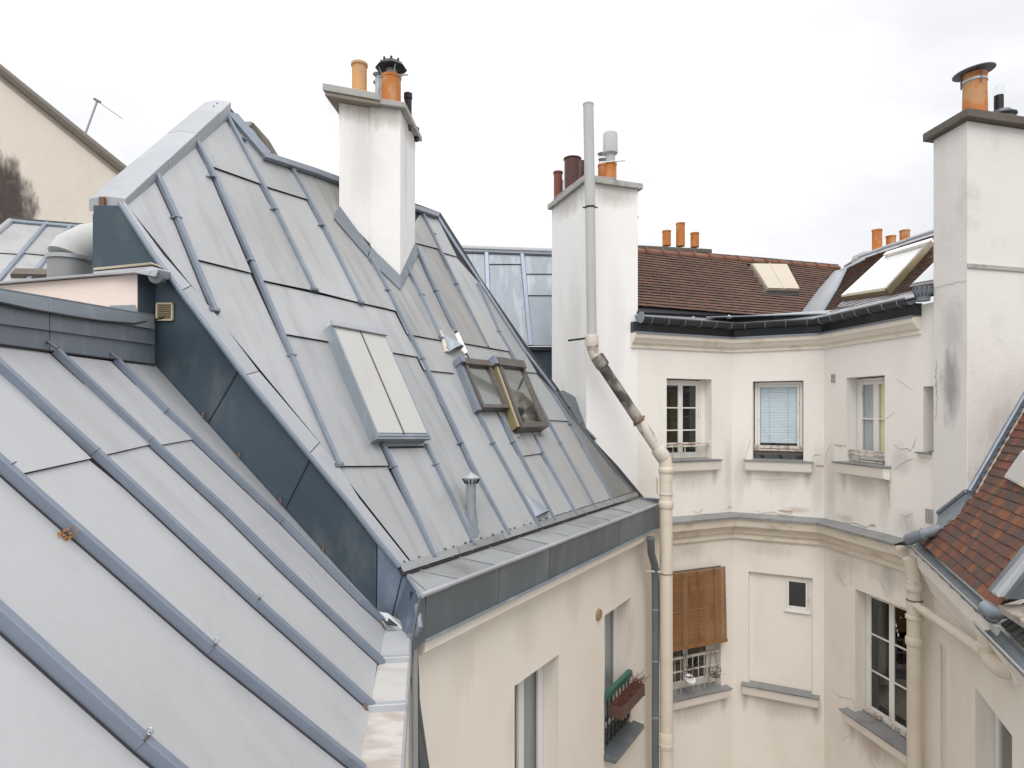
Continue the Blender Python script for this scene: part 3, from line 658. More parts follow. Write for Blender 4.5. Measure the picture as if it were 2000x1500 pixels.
for (x0, y0), (x1, y1) in (((466, 725), (404, 806)), ((606, 898), (555, 965)), ((786, 1122), (760, 1187))):
    p0, p1 = CH.px(x0, y0), chp(x1, y1, 0); t = (p1-p0).normalized(); s_ = CH.n.cross(t)*.004
    q.prism([p0-s_, p0+s_, p1+s_, p1-s_], CH.n*.006)
q.build('cheek_seam', M['deck'], TH)['kind'] = 'stuff'
q = MB()   # foot fold of the cheek
P3 = [chp(x, y, 0) for x, y in ((300, 713), (404, 806), (555, 965), (735, 1160), (760, 1187))]
q.tube([p+V((.0, -.012, .022)) for p in P3], .009, 8); q.build('cheek_foot', M['ridgeblue'], TH, smooth=True)
for x, y in ((395, 790), (465, 872), (545, 955), (628, 1043)):
    q = MB(); p = CH.px(x, y+4, .004); p.z = zE(p.x, p.y)+.03; q.tube([p, p+V((.02, -.03, .03)), p+V((.03, -.05, -.01))], .007, 6); q.build('clip_hook', M['rust'], TH)
ra, rb_, rc, rd = gut_pt(xmin-.01, 1)+V((0, 0, -.006)), FA.P(*FA.uv(821, 1166), .014), FA.P(*FA.uv(798, 1284), .014), chp(762, 1190, -.004)
q = MB(); q.loft([[ra, rb_, rb_+V((-.03, .03, -.02)), ra+V((-.0, .03, -.02))], [rd, rc, rc+V((-.03, .03, .0)), rd+V((0, .03, 0))]]); q.build('return_panel', M['cheekblue'], TH, bevel=.002)
q = MB(); q.tube([CH.px(779, 1112), ra, rb_], .018, 10); q.build('return_roll', M['ridgeblue'], TH, smooth=True)
# cream louvre grille on the cheek
gu = [CH.uv(307, 592), CH.uv(340, 627)]; g0, g1 = gu[0][0], gu[1][0]; z1, z0 = gu[0][1], gu[1][1]
q = MB(); w = .014
q.pbox(CH, g0, g1, z0, z0+w, 0, .03); q.pbox(CH, g0, g1, z1-w, z1, 0, .03); q.pbox(CH, g0, g0+w, z0, z1, 0, .03); q.pbox(CH, g1-w, g1, z0, z1, 0, .03)
gr = q.build('vent_grille', M['brass'], TH, bevel=.002)
for k in range(8):
    zz = z0+w+(z1-z0-2*w)*(k+.5)/8; q = MB(); q.prism([CH.P(g0+w, zz-.004, .006), CH.P(g1-w, zz-.004, .006), CH.P(g1-w, zz+.002, .024), CH.P(g0+w, zz+.002, .024)], V((0, 0, .003))); q.build('slat', M['brass'], gr)
q = MB(); q.pbox(CH, g0, g1, z0, z1, .0, .004); q.build('backing', M['dark'], gr)

# --- chimney 1
L, T, RR = D.px(662, 412), D.px(782, 542), D.px(811, 482)
L2, T2, R2 = V((L.x, L.y)), V((T.x, T.y)), V((RR.x, RR.y)); sv = R2-T2
fdir = (T2-L2); Mx = L2+fdir*.50; nn2 = V((fdir.y, -fdir.x)).normalized()
blkR = [Mx, T2, R2, Mx+sv]; blkL = [L2-nn2*.0, Mx-nn2*.03+fdir.normalized()*.02, Mx+sv-nn2*.03, L2+sv]
q = MB(); stack(q, blkR, .9, 4.36); ch = q.build('chimney', M['white'], TH, bevel=.01)
q = MB(); stack(q, blkL, 1.5, 4.34); q.build('stack', M['white'], ch, bevel=.01)
q = MB(); stack(q, offpoly(blkR, .085), 4.36, 4.44); q.build('chimney_cap', M['cap'], ch, bevel=.008)
q = MB(); stack(q, offpoly(blkL, .15), 4.40, 4.50); q.build('chimney_cap', M['cap'], ch, bevel=.008)
q = MB(); stack(q, offpoly(blkL, .13), 4.34, 4.398); q.build('cap_soffit', M['soffit'], ch, bevel=.01)
def pot(c, r, h, m, parent, name='chimney_pot', lip=.012, taper=1.):
    q = MB(); q.lathe(c, [(r*.98, 0), (r*.98*taper, h-.04), (r*taper+lip, h-.035), (r*taper+lip, h), (r*taper*.8, h), (r*taper*.78, h-.1), (.001, h-.1)], 26); return q.build(name, M[m], parent, smooth=True)
def disc_cowl(c, r, parent, m='steel', tilt=0., legs=3, lh=.1, lr=.006, pr=.06, cone=.03):
    ax = V((math.sin(tilt), 0, math.cos(tilt))); q = MB(); q.lathe(c, [(r, 0), (r, .01), (r*.5, cone*.6), (.001, cone)], 26, ax)
    for k in range(legs):
        an = 2*math.pi*k/legs+.5; q.tube([c+V((math.cos(an)*pr, math.sin(an)*pr, -lh)), c+V((math.cos(an)*pr, math.sin(an)*pr, .004+math.sin(tilt)*-math.cos(an)*pr))], lr, 6)
    return q.build('cowl', M[m], parent, smooth=True)
p = at(702, 180, 9.3); pot(V((p.x, p.y, 4.47)), .108, 5.06-4.47, 'terra2', ch)
p = at(764, 190, 9.42); zb = 4.43; zt = 655/1250*9.42; pot(V((p.x, p.y, zb)), .145, zt-zb, 'terra', ch, lip=.006)
# black eight-sided spark cowl over the big pot
q = MB(); cc = V((p.x, p.y, 0)); zt0 = zt
def oct_(r, z, rot=.2): return [cc+V((r*math.cos(2*math.pi*j/8+rot), r*math.sin(2*math.pi*j/8+rot), z)) for j in range(8)]
q.loft([oct_(.09, zt0+.10), oct_(.21, zt0+.10), oct_(.235, zt0+.115), oct_(.15, zt0+.20), oct_(.135, zt0+.20)]);
for j in range(8):
    a_ = 2*math.pi*j/8+.2; q.box(cc+V((.14*math.cos(a_), .14*math.sin(a_), zt0+.205)), .03, .03, .05)
q.build('cowl', M['black'], ch)
q = MB(); q.lathe(cc, [(.085, zt0-.02), (.085, zt0+.1)], 20)
for j in range(4):
    a_ = 2*math.pi*j/4+.5; q.tube([cc+V((.12*math.cos(a_), .12*math.sin(a_), zt0-.03)), cc+V((.19*math.cos(a_), .19*math.sin(a_), zt0+.11))], .008, 6)
q.build('cowl_collar', M['steel'], ch, smooth=True)
q = MB(); q.tube([cc+V((-.2, -.03, zt0-.02)), cc+V((.27, -.12, zt0-.03))], .013, 8); q.build('cowl_strap', M['steel'], ch)
for (x, y, Y, r) in ((739, 146, 9.75, .085), (740, 162, 9.95, .09)):
    p = at(x, y, Y); disc_cowl(p, r, ch, 'steel', 0, 3, .13, .006, .055)
    q = MB(); q.lathe(V((p.x, p.y, 4.43)), [(.05, 0), (.05, p.z-4.43-.06)], 16); q.build('flue_pipe', M['steel'], ch, smooth=True)
for (x, yt, Y, r) in ((797, 183, 9.75, .062), (813, 250, 10.15, .045)):
    p = at(x, yt, Y); q = MB(); q.lathe(V((p.x, p.y, 4.3)), [(r*.9, 0), (r*.9, p.z-4.3-.08), (r*1.05, p.z-4.3-.08), (r*1.05, p.z-4.3), (r*.8, p.z-4.3), (r*.8, p.z-4.4)], 18); q.build('flue_pipe', M['black'], ch, smooth=True)
for pl_, cx_, w_, a_ in ((wallpl(L2, (T2-L2)), .5, .8, .3), (wallpl(T2, (R2-T2)), .5, .5, .25)):
    stain_patch(pl_, cx_, w_, .22, 'drip', ch, a_, 7, z=4.26, stretch=.2, h=.006); stain_patch(pl_, cx_*.6, w_*.35, .9, 'drip', ch, .10, 5, z=3.6, stretch=.15, h=.009)
# base flashing of the chimney
for a_, b_ in ((((652, 428), (662, 404)), ((716, 503), (722, 486))), (((718, 506), (723, 484)), ((781, 568), (782, 541))), (((781, 568), (782, 541)), ((819, 492), (811, 476)))):
    q = MB(); q.prism([D.px(*a_[0], .012), D.px(*b_[0], .012), D.px(*b_[1], .03), D.px(*a_[1], .03)], D.n*.02); q.build('base_flashing', M['ridgeblue'], ch, bevel=.004)

# --- skylight 1 (two long milky panes in a zinc curb)
def curb(pl, c, h, parent, name, m, taper=.0, rim=.05):
    """c: four base corners (u,v) order TL,TR,BR,BL"""
    q = MB(); cx = sum(x for x, y in c)/4; cy = sum(y for x, y in c)/4
    ins = [(x+(cx-x)/abs(cx-x)*taper, y+(cy-y)/abs(cy-y)*taper) for x, y in c]
    inn_ = [(x+(cx-x)/abs(cx-x)*(taper+rim), y+(cy-y)/abs(cy-y)*(taper+rim)) for x, y in c]
    r0 = [pl.P(x, y, -.03) for x, y in c]; r1 = [pl.P(x, y, h) for x, y in ins]; r2 = [pl.P(x, y, h) for x, y in inn_]; r3 = [pl.P(x, y, h-.05) for x, y in inn_]
    q.loft([r0, r1, r2, r3], True, True); return q.build(name, M[m], parent, bevel=.004), inn_
c4 = [D.uv(x, y) for x, y in ((628, 645), (737, 664), (826, 868), (720, 870))]
sk1, inn4 = curb(D, c4, .15, TH, 'skylight', 'zincF', .02, .022)
def lerp2(a, b, t): return (a[0]+(b[0]-a[0])*t, a[1]+(b[1]-a[1])*t)
def pane_quad(pl, q4, h0, h1, name, m, parent, u0=0, u1=1, v0=0, v1=1):
    tl, tr, br, bl = q4; f = lambda u, v: lerp2(lerp2(tl, tr, u), lerp2(bl, br, u), v)
    q = MB(); q.prism([pl.P(*f(u0, v0), h0), pl.P(*f(u1, v0), h0), pl.P(*f(u1, v1), h0), pl.P(*f(u0, v1), h0)], pl.n*(h1-h0)); return q.build(name, M[m], parent)
pane_quad(D, inn4, .135, .146, 'pane', 'milk', sk1, 0, .492, 0, .985); pane_quad(D, inn4, .137, .148, 'pane', 'milk', sk1, .508, 1, 0, .985)
pane_quad(D, inn4, .12, .156, 'glazing_bar', 'velux', sk1, .492, .508, -.01, 1.)
pane_quad(D, inn4, .155, .175, 'top_cap', 'verge', sk1, -.05, 1.05, -.04, .01)
pane_quad(D, inn4, .10, .14, 'bottom_rail', 'zincF', sk1, -.06, 1.06, .985, 1.035)
pane_quad(D, inn4, -.02, .02, 'apron_gap', 'deck', sk1, -.04, 1.02, 1.05, 1.07)

# --- two pivot roof windows in brown-grey aluminium
def roofwindow(px4, h, parent, sidewood=False, open_=0.):
    c = [D.uv(x, y) for x, y in px4]
    f, inn_ = curb(D, c, h, parent, 'roof_window', 'velux', .0, .05)
    tl, tr, br, bl = c
    pane_quad(D, c, h-.012, h+.028, 'side_cover', 'velux', f, .0, .09, .05, .98); pane_quad(D, c, h-.012, h+.028, 'side_cover', 'velux', f, .91, 1., .05, .98)
    pane_quad(D, c, h-.01, h+.05, 'top_cover', 'velux', f, -.02, 1.02, -.02, .10); pane_quad(D, c, h-.01, h+.035, 'bottom_cover', 'velux', f, .0, 1., .93, 1.0)
    pane_quad(D, c, h-.012, h-.004, 'pane', 'velglass', f, .09, .91, .10, .93)
    pane_quad(D, c, h-.22, h-.2, 'inner_blind', 'milk' if not sidewood else 'drape', f, .05, .95, .05, .95)
    for u0, u1, v0, v1 in ((.09, .13, .1, .93), (.87, .91, .1, .93), (.13, .87, .1, .13), (.13, .87, .9, .93)):
        pane_quad(D, c, h-.06, h-.014, 'sash_wood', 'pinepale' if u0 < .5 else 'pine', f, u0, u1, v0, v1)
    return f, c
rw1, c1_ = roofwindow([(893, 712), (943, 717), (985, 806), (931, 806)], .10, TH)
rw2, c2_ = roofwindow([(955, 714), (1006, 720), (1055, 845), (1002, 848)], .15, TH, True)
pane_quad(D, c2_, .03, .14, 'sash_side', 'pine', rw2, -.075, -.005, .07, .97)
pane_quad(D, c2_, .14, .147, 'sash_edge', 'pinepale', rw2, -.03, -.005, .07, .97)
pane_quad(D, c2_, .06, .19, 'hinge_cover', 'batten', rw2, -.14, -.01, -.04, .08)
pane_quad(D, c1_, .02, .16, 'hinge_cover', 'batten', rw1, -.16, -.01, -.05, .08)
pane_quad(D, c1_, .0, .10, 'side_flashing', 'ridgeblue', rw1, -.14, -.005, .08, 1.02)
for u in (.08, .95):
    pane_quad(D, c2_, .0, .05, 'apron_clip', 'verge', rw2, u-.06, u+.05, 1.02, 1.06)
# bright new flashing strips above them, and two cone vents
q = MB(); q.prism([D.px(x, y, .01) for x, y in ((856, 648), (861, 648), (873, 688), (868, 688))], D.n*.03); q.build('flashing_strip', M['woodpeel'], roof)
q = MB(); q.prism([D.px(x, y, .01) for x, y in ((887, 654), (893, 650), (911, 690), (904, 693))], D.n*.03); q.build('flashing_strip', M['woodpaint'], roof)
def cone_vent(apex, b0, b1, lift, m='flue'):
    A = D.px(*apex, .01); P0, P1 = D.px(*b0, .01), D.px(*b1, .01); mid = (P0+P1)/2; w = (P1-P0).length/2; u = (P1-P0).normalized()
    q = MB(); ring = [mid+u*w*math.cos(math.pi*k/10)+D.n*lift*math.sin(math.pi*k/10) for k in range(11)]
    ring2 = [p+D.n*.004-D.v*-.0 for p in ring]
    top_ = A+D.n*.01
    for k in range(10): q.face([top_, ring[k], ring[k+1]]); q.face([top_-D.n*.006, mid+(ring[k]-mid)*.93, mid+(ring[k+1]-mid)*.93]); q.face([ring[k], ring[k+1], mid+(ring[k+1]-mid)*.93, mid+(ring[k]-mid)*.93])
    return q.build('cone_vent', M[m], roof, smooth=True)
cone_vent((863, 650), (873, 690), (899, 684), .16, 'zincF'); cone_vent((1022, 962), (1041, 1012), (1068, 1003), .13, 'zincF')
q = MB(); q.prism([D.px(x, y, .002) for x, y in ((1042, 1010), (1066, 1004), (1068, 1010), (1046, 1016))], D.n*.006); q.build('vent_mouth', M['deck'], roof)
# vent pipe with slotted conical cap
b0 = D.px(926, 1035); ax = b0.copy(); z0 = D.px(922, 1010).z
foot = D.px(920, 1015, .0); x0, y0 = foot.x, foot.y
q = MB(); zt = (HYP-948)/FP*y0
q.loft([[V((x0+math.cos(2*math.pi*j/16)*(.055 if k else .085), y0+math.sin(2*math.pi*j/16)*(.055 if k else .085), z)) for j in range(16)] for k, z in ((0, foot.z-.12), (1, foot.z+.13), (1, zt))])
q.build('vent_pipe', M['zincF'], roof, smooth=True)
q = MB(); q.prism([D.px(x, y, .006) for x, y in ((903, 1003), (914, 998), (934, 1040), (928, 1054), (921, 1052))], D.n*.03); q.build('vent_base', M['ridgeblue'], roof, bevel=.01)
vc = V((x0, y0, zt)); q = MB(); q.lathe(vc, [(.06, .0), (.062, .03), (.10, .085), (.10, .09), (.06, .115), (.001, .15)], 20)
q.build('vent_cap', M['verge'], roof, smooth=True)
q = MB()
for j in range(12):
    a_ = 2*math.pi*j/12; d_ = V((math.cos(a_), math.sin(a_), 0)); q.tube([vc+d_*.066+V((0, 0, .022)), vc+d_*.097+V((0, 0, .075))], .007, 6)
q.build('vent_slot', M['black'], roof)
# stub behind the ridge
p0, p1 = at(468, 240, 9.2), at(530, 300, 9.2)
q = MB(); q.prism([at(470, 246, 9.2), at(492, 246, 9.2), at(526, 298, 9.2), at(526, 345, 9.2), at(470, 345, 9.2)], (0, .5, 0)); q.build('party_wall', M['greywall'], TH)
q = MB(); q.prism([at(466, 238, 9.15), at(490, 236, 9.15), at(496, 246, 9.15), at(467, 246, 9.15)], (0, .6, 0)); q.build('party_cap', M['cap'], TH, bevel=.01)
q = MB(); q.prism([at(489, 240, 9.12), at(494, 238, 9.12), at(530, 298, 9.12), at(522, 300, 9.12)], (0, .6, 0)); q.build('party_cap', M['capdark'], TH, bevel=.01)
# rest of the house behind the roof
q = MB(); a = D.px(232, 400)
q.prism([V((-3.8, 6.3, .4)), V((-3.8, 11.3, .4)), V((-1.6, 11.3, -1.0)), V((.1, 10.6, -2.4)), V((-2.6, 6.3, -2.4))], V((0, 0, -10.5))); q.build('house_core', M['deck'], TH)
# step flashings up the white wall
for p in ([(1088, 768), (1094, 766), (1124, 782), (1126, 812), (1106, 798)], [(1108, 800), (1127, 808), (1146, 818), (1148, 826), (1128, 832)], [(1146, 816), (1163, 818), (1165, 860), (1156, 862), (1130, 834)]):
    q = MB(); q.prism([D.px(x, y, -.03) for x, y in p], D.n*.07); q.build('step_flashing', M['fascia'], roof, bevel=.006)
# ================================================================== the near house with the pale zinc roof
NH = thing('near_zinc_roof_house', 'nearest house, pale zinc roof with wide bays and lilac-grey battens filling the lower left', 'house', (-2.2, 3.5, -13))
EO = [(-700, 600), (-200, 647), (0, 673), (303, 712), (330, 712), (495, 872), (670, 1047), (775, 1165), (756, 1228), (735, 1297), (722, 1390), (702, 1501), (680, 1617), (655, 1760), (600, 2100), (-500, 2100), (-1000, 1400)]
q = MB(); q.prism([E.px(x, y, -.1) for x, y in EO], E.n*.095); eroof = q.build('roof', M['deck'], NH)
EP = [([(222, 708), (303, 714), (328, 714), (495, 874), (670, 1049), (775, 1168), (752, 1228), (544, 1021), (318, 808)], (6,)),
      ([(101, 692), (222, 708), (374, 861), (296, 875)], (2, 3)),
      ([(296, 875), (374, 861), (544, 1021), (752, 1228), (735, 1297), (541, 1111), (434, 1004)], ()),
      ([(-70, 665), (101, 692), (288, 872), (182, 897)], (2, 3)),
      ([(182, 897), (288, 872), (434, 1004), (541, 1111), (735, 1297), (722, 1390), (490, 1181), (315, 1018)], ()),
      ([(-320, 632), (-70, 665), (172, 900), (12, 936)], (2, 3)),
      ([(12, 936), (172, 900), (315, 1018), (490, 1181), (722, 1390), (701, 1505), (402, 1276), (56, 975)], ()),
      ([(-700, 610), (-320, 632), (12, 936), (56, 975), (402, 1276), (701, 1505), (680, 1617), (655, 1760), (330, 1524), (0, 1228), (-400, 862)], ()),
      ([(-700, 612), (-400, 862), (0, 1228), (330, 1524), (655, 1762), (600, 2050), (-450, 2050), (-950, 1400)], ())]
for k, (pp, low) in enumerate(EP):
    q = MB(); sheet(q, [E.px(x, y) for x, y in pp], E.n, .003+.0007*(k % 3), .018, .004, low); q.build('zinc_panel', M['zincE'], eroof)
EB = [([(220, 708), (318, 808), (544, 1021), (700, 1179), (758, 1230)], [(317, 808), (543, 1021)], []),
      ([(101, 692), (287, 868), (434, 1004), (541, 1111), (700, 1262), (741, 1299)], [(285, 866), (541, 1110)], []),
      ([(-150, 590), (0, 731), (178, 892), (315, 1018), (490, 1181), (700, 1369), (727, 1392)], [(176, 890), (492, 1182)], [(497, 1174)]),
      ([(-420, 560), (0, 925), (56, 975), (402, 1277), (665, 1487), (700, 1513)], [(4, 922), (401, 1276)], [(407, 1265)]),
      ([(-600, 690), (0, 1228), (120, 1336), (266, 1466), (330, 1520), (660, 1780)], [(262, 1462)], [(270, 1424)])]
for pts, js, hk in EB:
    q = MB(); P3 = batten(q, E, pts, .052, .042, .060)
    for j in js:
        p = E.px(*j); t = (P3[-1]-P3[0]).normalized(); collar(q, E, p, t, .056, .064, .008)
    q.build('batten', M['battenE'], eroof, bevel=.004)
    edge_line(E, pts, -.0315, .011, .012, 'deck', eroof, 'batten_joint_shade'); edge_line(E, pts, .030, .012, .034, 'verge', eroof, 'upstand_highlight')  # dark strip paints shade at the joint, bright upstand strip paints the highlight
    for j, h_ in zip(js[-1:], hk):
        p = E.px(*j)+E.n*.05; q = MB(); c = p+V((.016, .0, .026))
        ring = [c+V((math.cos(2*math.pi*i/14), 0, math.sin(2*math.pi*i/14)))*.012 for i in range(15)]
        q.tube(ring, .0025, 6); q.build('safety_hook', M['steel'], eroof, smooth=True); q = MB(); q.tube([p-E.u*.03+E.n*.012, p+E.u*.02+E.n*.012, p+V((.014, 0, .016))], .005, 6); q.build('hook_strap', M['velux'], eroof, smooth=True)
# flat apron below the break
def eb(Y, k): 
    t = (Y-E.o.y)/E.u.y; p = E.o+E.u*t; return p+V((-E.u.y*-1, E.u.x*-1, 0))*0+V((.991, .134, 0))*k
def aplank(y0, y1, name, m, k0=-.005, k1=.225, dz=0., th=.006):
    q = MB(); q.prism([eb(y0, k0)+V((0, 0, .004)), eb(y1, k0)+V((0, 0, .004)), eb(y1, k1)+V((0, 0, dz)), eb(y0, k1)+V((0, 0, dz))], (0, 0, th)); return q.build(name, M[m], eroof, bevel=.001)
aplank(4.985, 5.72, 'apron_panel', 'zincE'); aplank(4.195, 4.965, 'apron_panel', 'sootE'); aplank(3.3, 4.14, 'apron_panel', 'apronb'); aplank(1.8, 3.28, 'apron_panel', 'apronb')
for Y, dy in ((5.78, .0), (4.975, 0), (4.17, 0), (3.3, 0)):
    a, b = eb(Y, -.02), eb(Y+.0, .235); q = MB()
    for w, h0, h1 in ((.05, 0, .05),):
        s_ = V((-.05, .37, 0)).normalized()
        q.loft([[p+s_*.04, p+s_*.026+V((0, 0, .05)), p-s_*.026+V((0, 0, .05)), p-s_*.04] for p in (a, b)])
    q.build('batten', M['verge'], eroof, bevel=.004)
    q = MB(); q.box(a+V((.0, -.01, .03)), .02, .09, .065); q.build('batten_joint', M['rust'], eroof)
# white torn sheet with a dark hole beside the cheek
hp = Pl(at(758, 1212, 5.72)+V((0, 0, -.01)), (1, .05, -.15), (0, 1, .25))
q = MB(); q.prism([at(731, 1196, 5.82), at(757, 1200, 5.80), at(788, 1218, 5.78), at(790, 1232, 5.70), at(756, 1230, 5.68)], V((0, 0, .012))); q.build('loose_flashing', M['verge'], eroof)
q = MB(); q.prism([at(746, 1211, 5.72), at(757, 1216, 5.70), at(759, 1209, 5.71), at(777, 1223, 5.66), at(756, 1221, 5.66)], V((0, 0, .01))); q.build('torn_hole', M['deck'], eroof)
# eave strip and wall under it
ew0, ew1 = eb(1.6, .235), eb(5.62, .235)
EW = wallpl((ew0.x, ew0.y), ew1-ew0)
Lw = (ew1-ew0).length
q = MB(); q.pbox(EW, 0, Lw, -13, -1.96, -.35, -.02); q.build('wall', M['greywall'], NH)
q = MB(); q.pbox(EW, 0, Lw, -2.10, -1.948, -.018, .006); q.build('drip_edge', M['steel'], eroof, bevel=.003)
q = MB(); q.tube([EW.P(Lw-.02, -1.97, .03), EW.P(Lw-.05, -2.3, .03), EW.P(Lw-.1, -3.6, .035), EW.P(Lw-.1, -12, .035)], .028, 12); q.build('conduit', M['steel'], NH, smooth=True)
q = MB(); q.tube([EW.P(Lw+.12, -2.0, .03), EW.P(Lw+.1, -2.5, .05), EW.P(Lw+.1, -12, .06)], .022, 10); q.build('conduit', M['cheek'], NH, smooth=True)
q = MB(); cpt = at(812, 1230, 5.55); q.tube([at(815, 1180, 5.6), at(820, 1225, 5.5), at(812, 1240, 5.5), at(800, 1243, 5.55)], .03, 10); q.build('corner_roll', M['ridgeblue'], NH, smooth=True)
# bracket on the roof foot of the cheek
q = MB(); p = E.px(622, 1058); q.box(p+V((0, 0, .03)), .12, .012, .025, -.5); q.box(p+V((-.04, -.06, .02)), .012, .16, .02, -.3); q.build('bracket', M['rust'], eroof)
# ridge bands behind the roof top
p0, p1 = E.px(-420, 619), E.px(303, 712)
K = wallpl((p0.x, p0.y), p1-p0)
LK = (V((p1.x, p1.y))-V((p0.x, p0.y))).length
zK = p1.z
def kz(s, dz): return p0.z+(p1.z-p0.z)*s/LK+dz
def kl(x, lv):   # four levels of the bands: foot, first lap, second lap, top
    return [673+.129*x, 630+.136*x, 591+.166*x, 566+.170*x][lv]
jx = [-420, -160, 97, 303]
for i in range(3):
    a, b = jx[i]+.8, jx[i+1]-.8
    for lo, hi2, h0, h1 in ((0, 1, .030, .018), (1, 2, .042, .026)):
        q = MB(); q.prism([K.px(a, kl(a, lo)+(2 if lo else 0), h0), K.px(b, kl(b, lo)+(2 if lo else 0), h0), K.px(b, kl(b, hi2)-1, h1), K.px(a, kl(a, hi2)-1, h1)], K.n*-.01); q.build('ridge_panel', M['ridgeblue'], NH)
    q = MB(); q.prism([K.px(a, kl(a, 2)+2, .055), K.px(b, kl(b, 2)+2, .055), K.px(b, kl(b, 3), .03), K.px(a, kl(a, 3), .03)], K.n*-.012)
    pa_, pb2 = K.px(a, kl(a, 3), .03), K.px(b, kl(b, 3), .03); q.prism([pa_, pb2, pb2-K.n*.19, pa_-K.n*.19], V((0, 0, .012)))
    q.build('ridge_cap', M['zincF'], NH, bevel=.003)
q = MB(); q.prism([K.px(-420, kl(-420, 0)+60, 0), K.px(303, kl(303, 0)+40, 0), K.px(303, kl(303, 3)+2, 0), K.px(-420, kl(-420, 3)+2, 0)], K.n*-.16); q.build('ridge_wall', M['deck'], NH)
q = MB(); q.tube([K.px(-420, kl(-420, 0), .03), K.px(303, kl(303, 0), .03)], .007, 6); q.build('lead_bead', M['deck'], NH)
for x, y in ((101, 684), (222, 704)):   # little lifted mouths where the battens enter
    p = K.px(x, y, .04); q = MB(); q.tube([p+V((-.06, 0, .03)), p+V((0, -.03, .05)), p+V((.05, -.02, .01))], .010, 6); q.build('batten_mouth', M['fascia'], NH)
# black cable lying along the bands to the grille
cb = [K.px(x, y, .06) for x, y in ((-300, 545), (-100, 575), (0, 591), (60, 604), (140, 618), (200, 627), (262, 632))]+[CH.px(300, 625, .03), CH.px(316, 621, .035), CH.px(322, 618, .02)]
q = MB(); q.tube(cb, .008, 8); tag(q.build('cable', M['cable'], None, smooth=True), 'thin black cable slung along the blue zinc bands into the cream wall grille', 'cable')
# dry leaf clump caught on a batten
q = MB(); rr = random.Random(5); c = E.px(124, 1052)
for k in range(46):
    d = V((rr.gauss(0, .022), rr.gauss(0, .02), abs(rr.gauss(.012, .012)))); s_ = rr.uniform(.006, .013); a_ = V((rr.uniform(-1, 1), rr.uniform(-1, 1), rr.uniform(-1, 1))).normalized(); b_ = a_.orthogonal()
    q.face([c+d, c+d+a_*s_+b_*s_*.5, c+d+a_*s_*2, c+d+a_*s_-b_*s_*.5])
tag(q.build('leaf_clump', M['leaf']), 'small clump of dry orange leaves caught against a batten of the near zinc roof', 'leaves')

# ================================================================== pink parapet block behind the ridge bands
PB = thing('parapet_block', 'low pale pink rendered parapet with a thin zinc cap beside the dark cheek', 'wall', at(180, 620, 6.2))
c0 = V((-3.338, 5.7)); dl = V((-.955, .296)).normalized(); c1b = c0+dl*2.6; kk = V((.21, .0))
zt0 = (HYP-535)/FP*5.7; zt1 = zt0
q = MB(); f0, f1 = V((c0.x, c0.y, 0)), V((c1b.x, c1b.y, 0)); bk = V((.296, .955, 0))*.45
z1e = zt0+(zt1-zt0)*2.6/2.3
q.loft([[V((f0.x, f0.y, .2)), V((f0.x, f0.y, zt0)), V((f0.x, f0.y, zt0))+bk, V((f0.x, f0.y, .2))+bk], [V((f1.x, f1.y, .2)), V((f1.x, f1.y, z1e)), V((f1.x, f1.y, z1e))+bk, V((f1.x, f1.y, .2))+bk]])
q.build('wall', M['pink'], PB, bevel=.006)
q = MB(); e = V((dl.x, dl.y, 0)); o_ = V((-.296*0-.04*.296, -.05, 0))
pa, pb_ = V((f0.x, f0.y, zt0))-e*.03, V((f1.x, f1.y, z1e)); q.prism([pa+o_, pb_+o_, pb_+bk*1.1+V((0, 0, .06)), pa+bk*1.1+V((0, 0, .06))], (0, 0, .022)); q.build('coping', M['verge'], PB, bevel=.004)
# zinc return between the pink corner and the cheek
r1 = CH.px(303, 712); ret0 = V((f0.x+.005, f0.y-.0, 0)); ret1 = V((r1.x, r1.y+.0, 0))
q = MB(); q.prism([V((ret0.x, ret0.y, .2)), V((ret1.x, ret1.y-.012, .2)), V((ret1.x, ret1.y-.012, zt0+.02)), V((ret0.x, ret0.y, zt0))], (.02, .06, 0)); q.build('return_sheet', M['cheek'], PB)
# sloped white capping piece above, with curled end
q = MB(); a = at(182, 530, 5.85)
q.prism([a, at(296, 520, 5.6), at(309, 526, 5.56), at(303, 541, 5.55), at(262, 533, 5.6), at(182, 539, 5.82)], (0, .22, .02)); q.build('capping_sheet', M['verge'], PB, bevel=.006)
q = MB(); q.prism([at(182, 523, 5.84), at(295, 512, 5.62), at(300, 516, 5.62), at(182, 528, 5.84)], (0, .2, .0)); q.build('capping_board', M['pinepale'], PB, bevel=.004)
q = MB(); q.tube([at(303, 541, 5.58), at(314, 545, 5.76)], [.055, .05], 14); q.build('curled_zinc', M['fascia'], PB, smooth=True)
q = MB(); q.prism([V((f0.x, f0.y, 0))+V(p) for p in ((-.30, .08, .96), (-.01, -.02, .95), (.0, -.03, .80), (-.26, .06, .84))], (.02, -.02, 0)); q.build('patch_sheet', M['zincF'], PB, bevel=.002)

# ================================================================== vent duct, far left roof, blind wall, antenna
VD = thing('vent_duct', 'short fat zinc ventilation duct with a curved hood behind the pink parapet', 'duct', at(140, 545, 7.4))
b = at(138, 545, 7.4); b.z -= .35
q = MB(); q.tube([b, V((b.x, b.y, (HYP-503)/FP*7.4))], .225, 24); q.build('pipe', M['gutterfloor'], VD, smooth=True)
hd = V((b.x, b.y, (HYP-505)/FP*7.4)); q = MB(); q.tube([hd, hd+V((.02, .03, .08)), hd+V((.12, .15, .2)), hd+V((.35, .3, .28))], [.235, .235, .24, .24], 24); q.build('hood', M['flue'], VD, smooth=True)
q = MB(); q.tube([hd+V((0, 0, -.03)), hd+V((0, 0, .015))], .245, 24); q.build('band', M['steel'], VD, smooth=True)

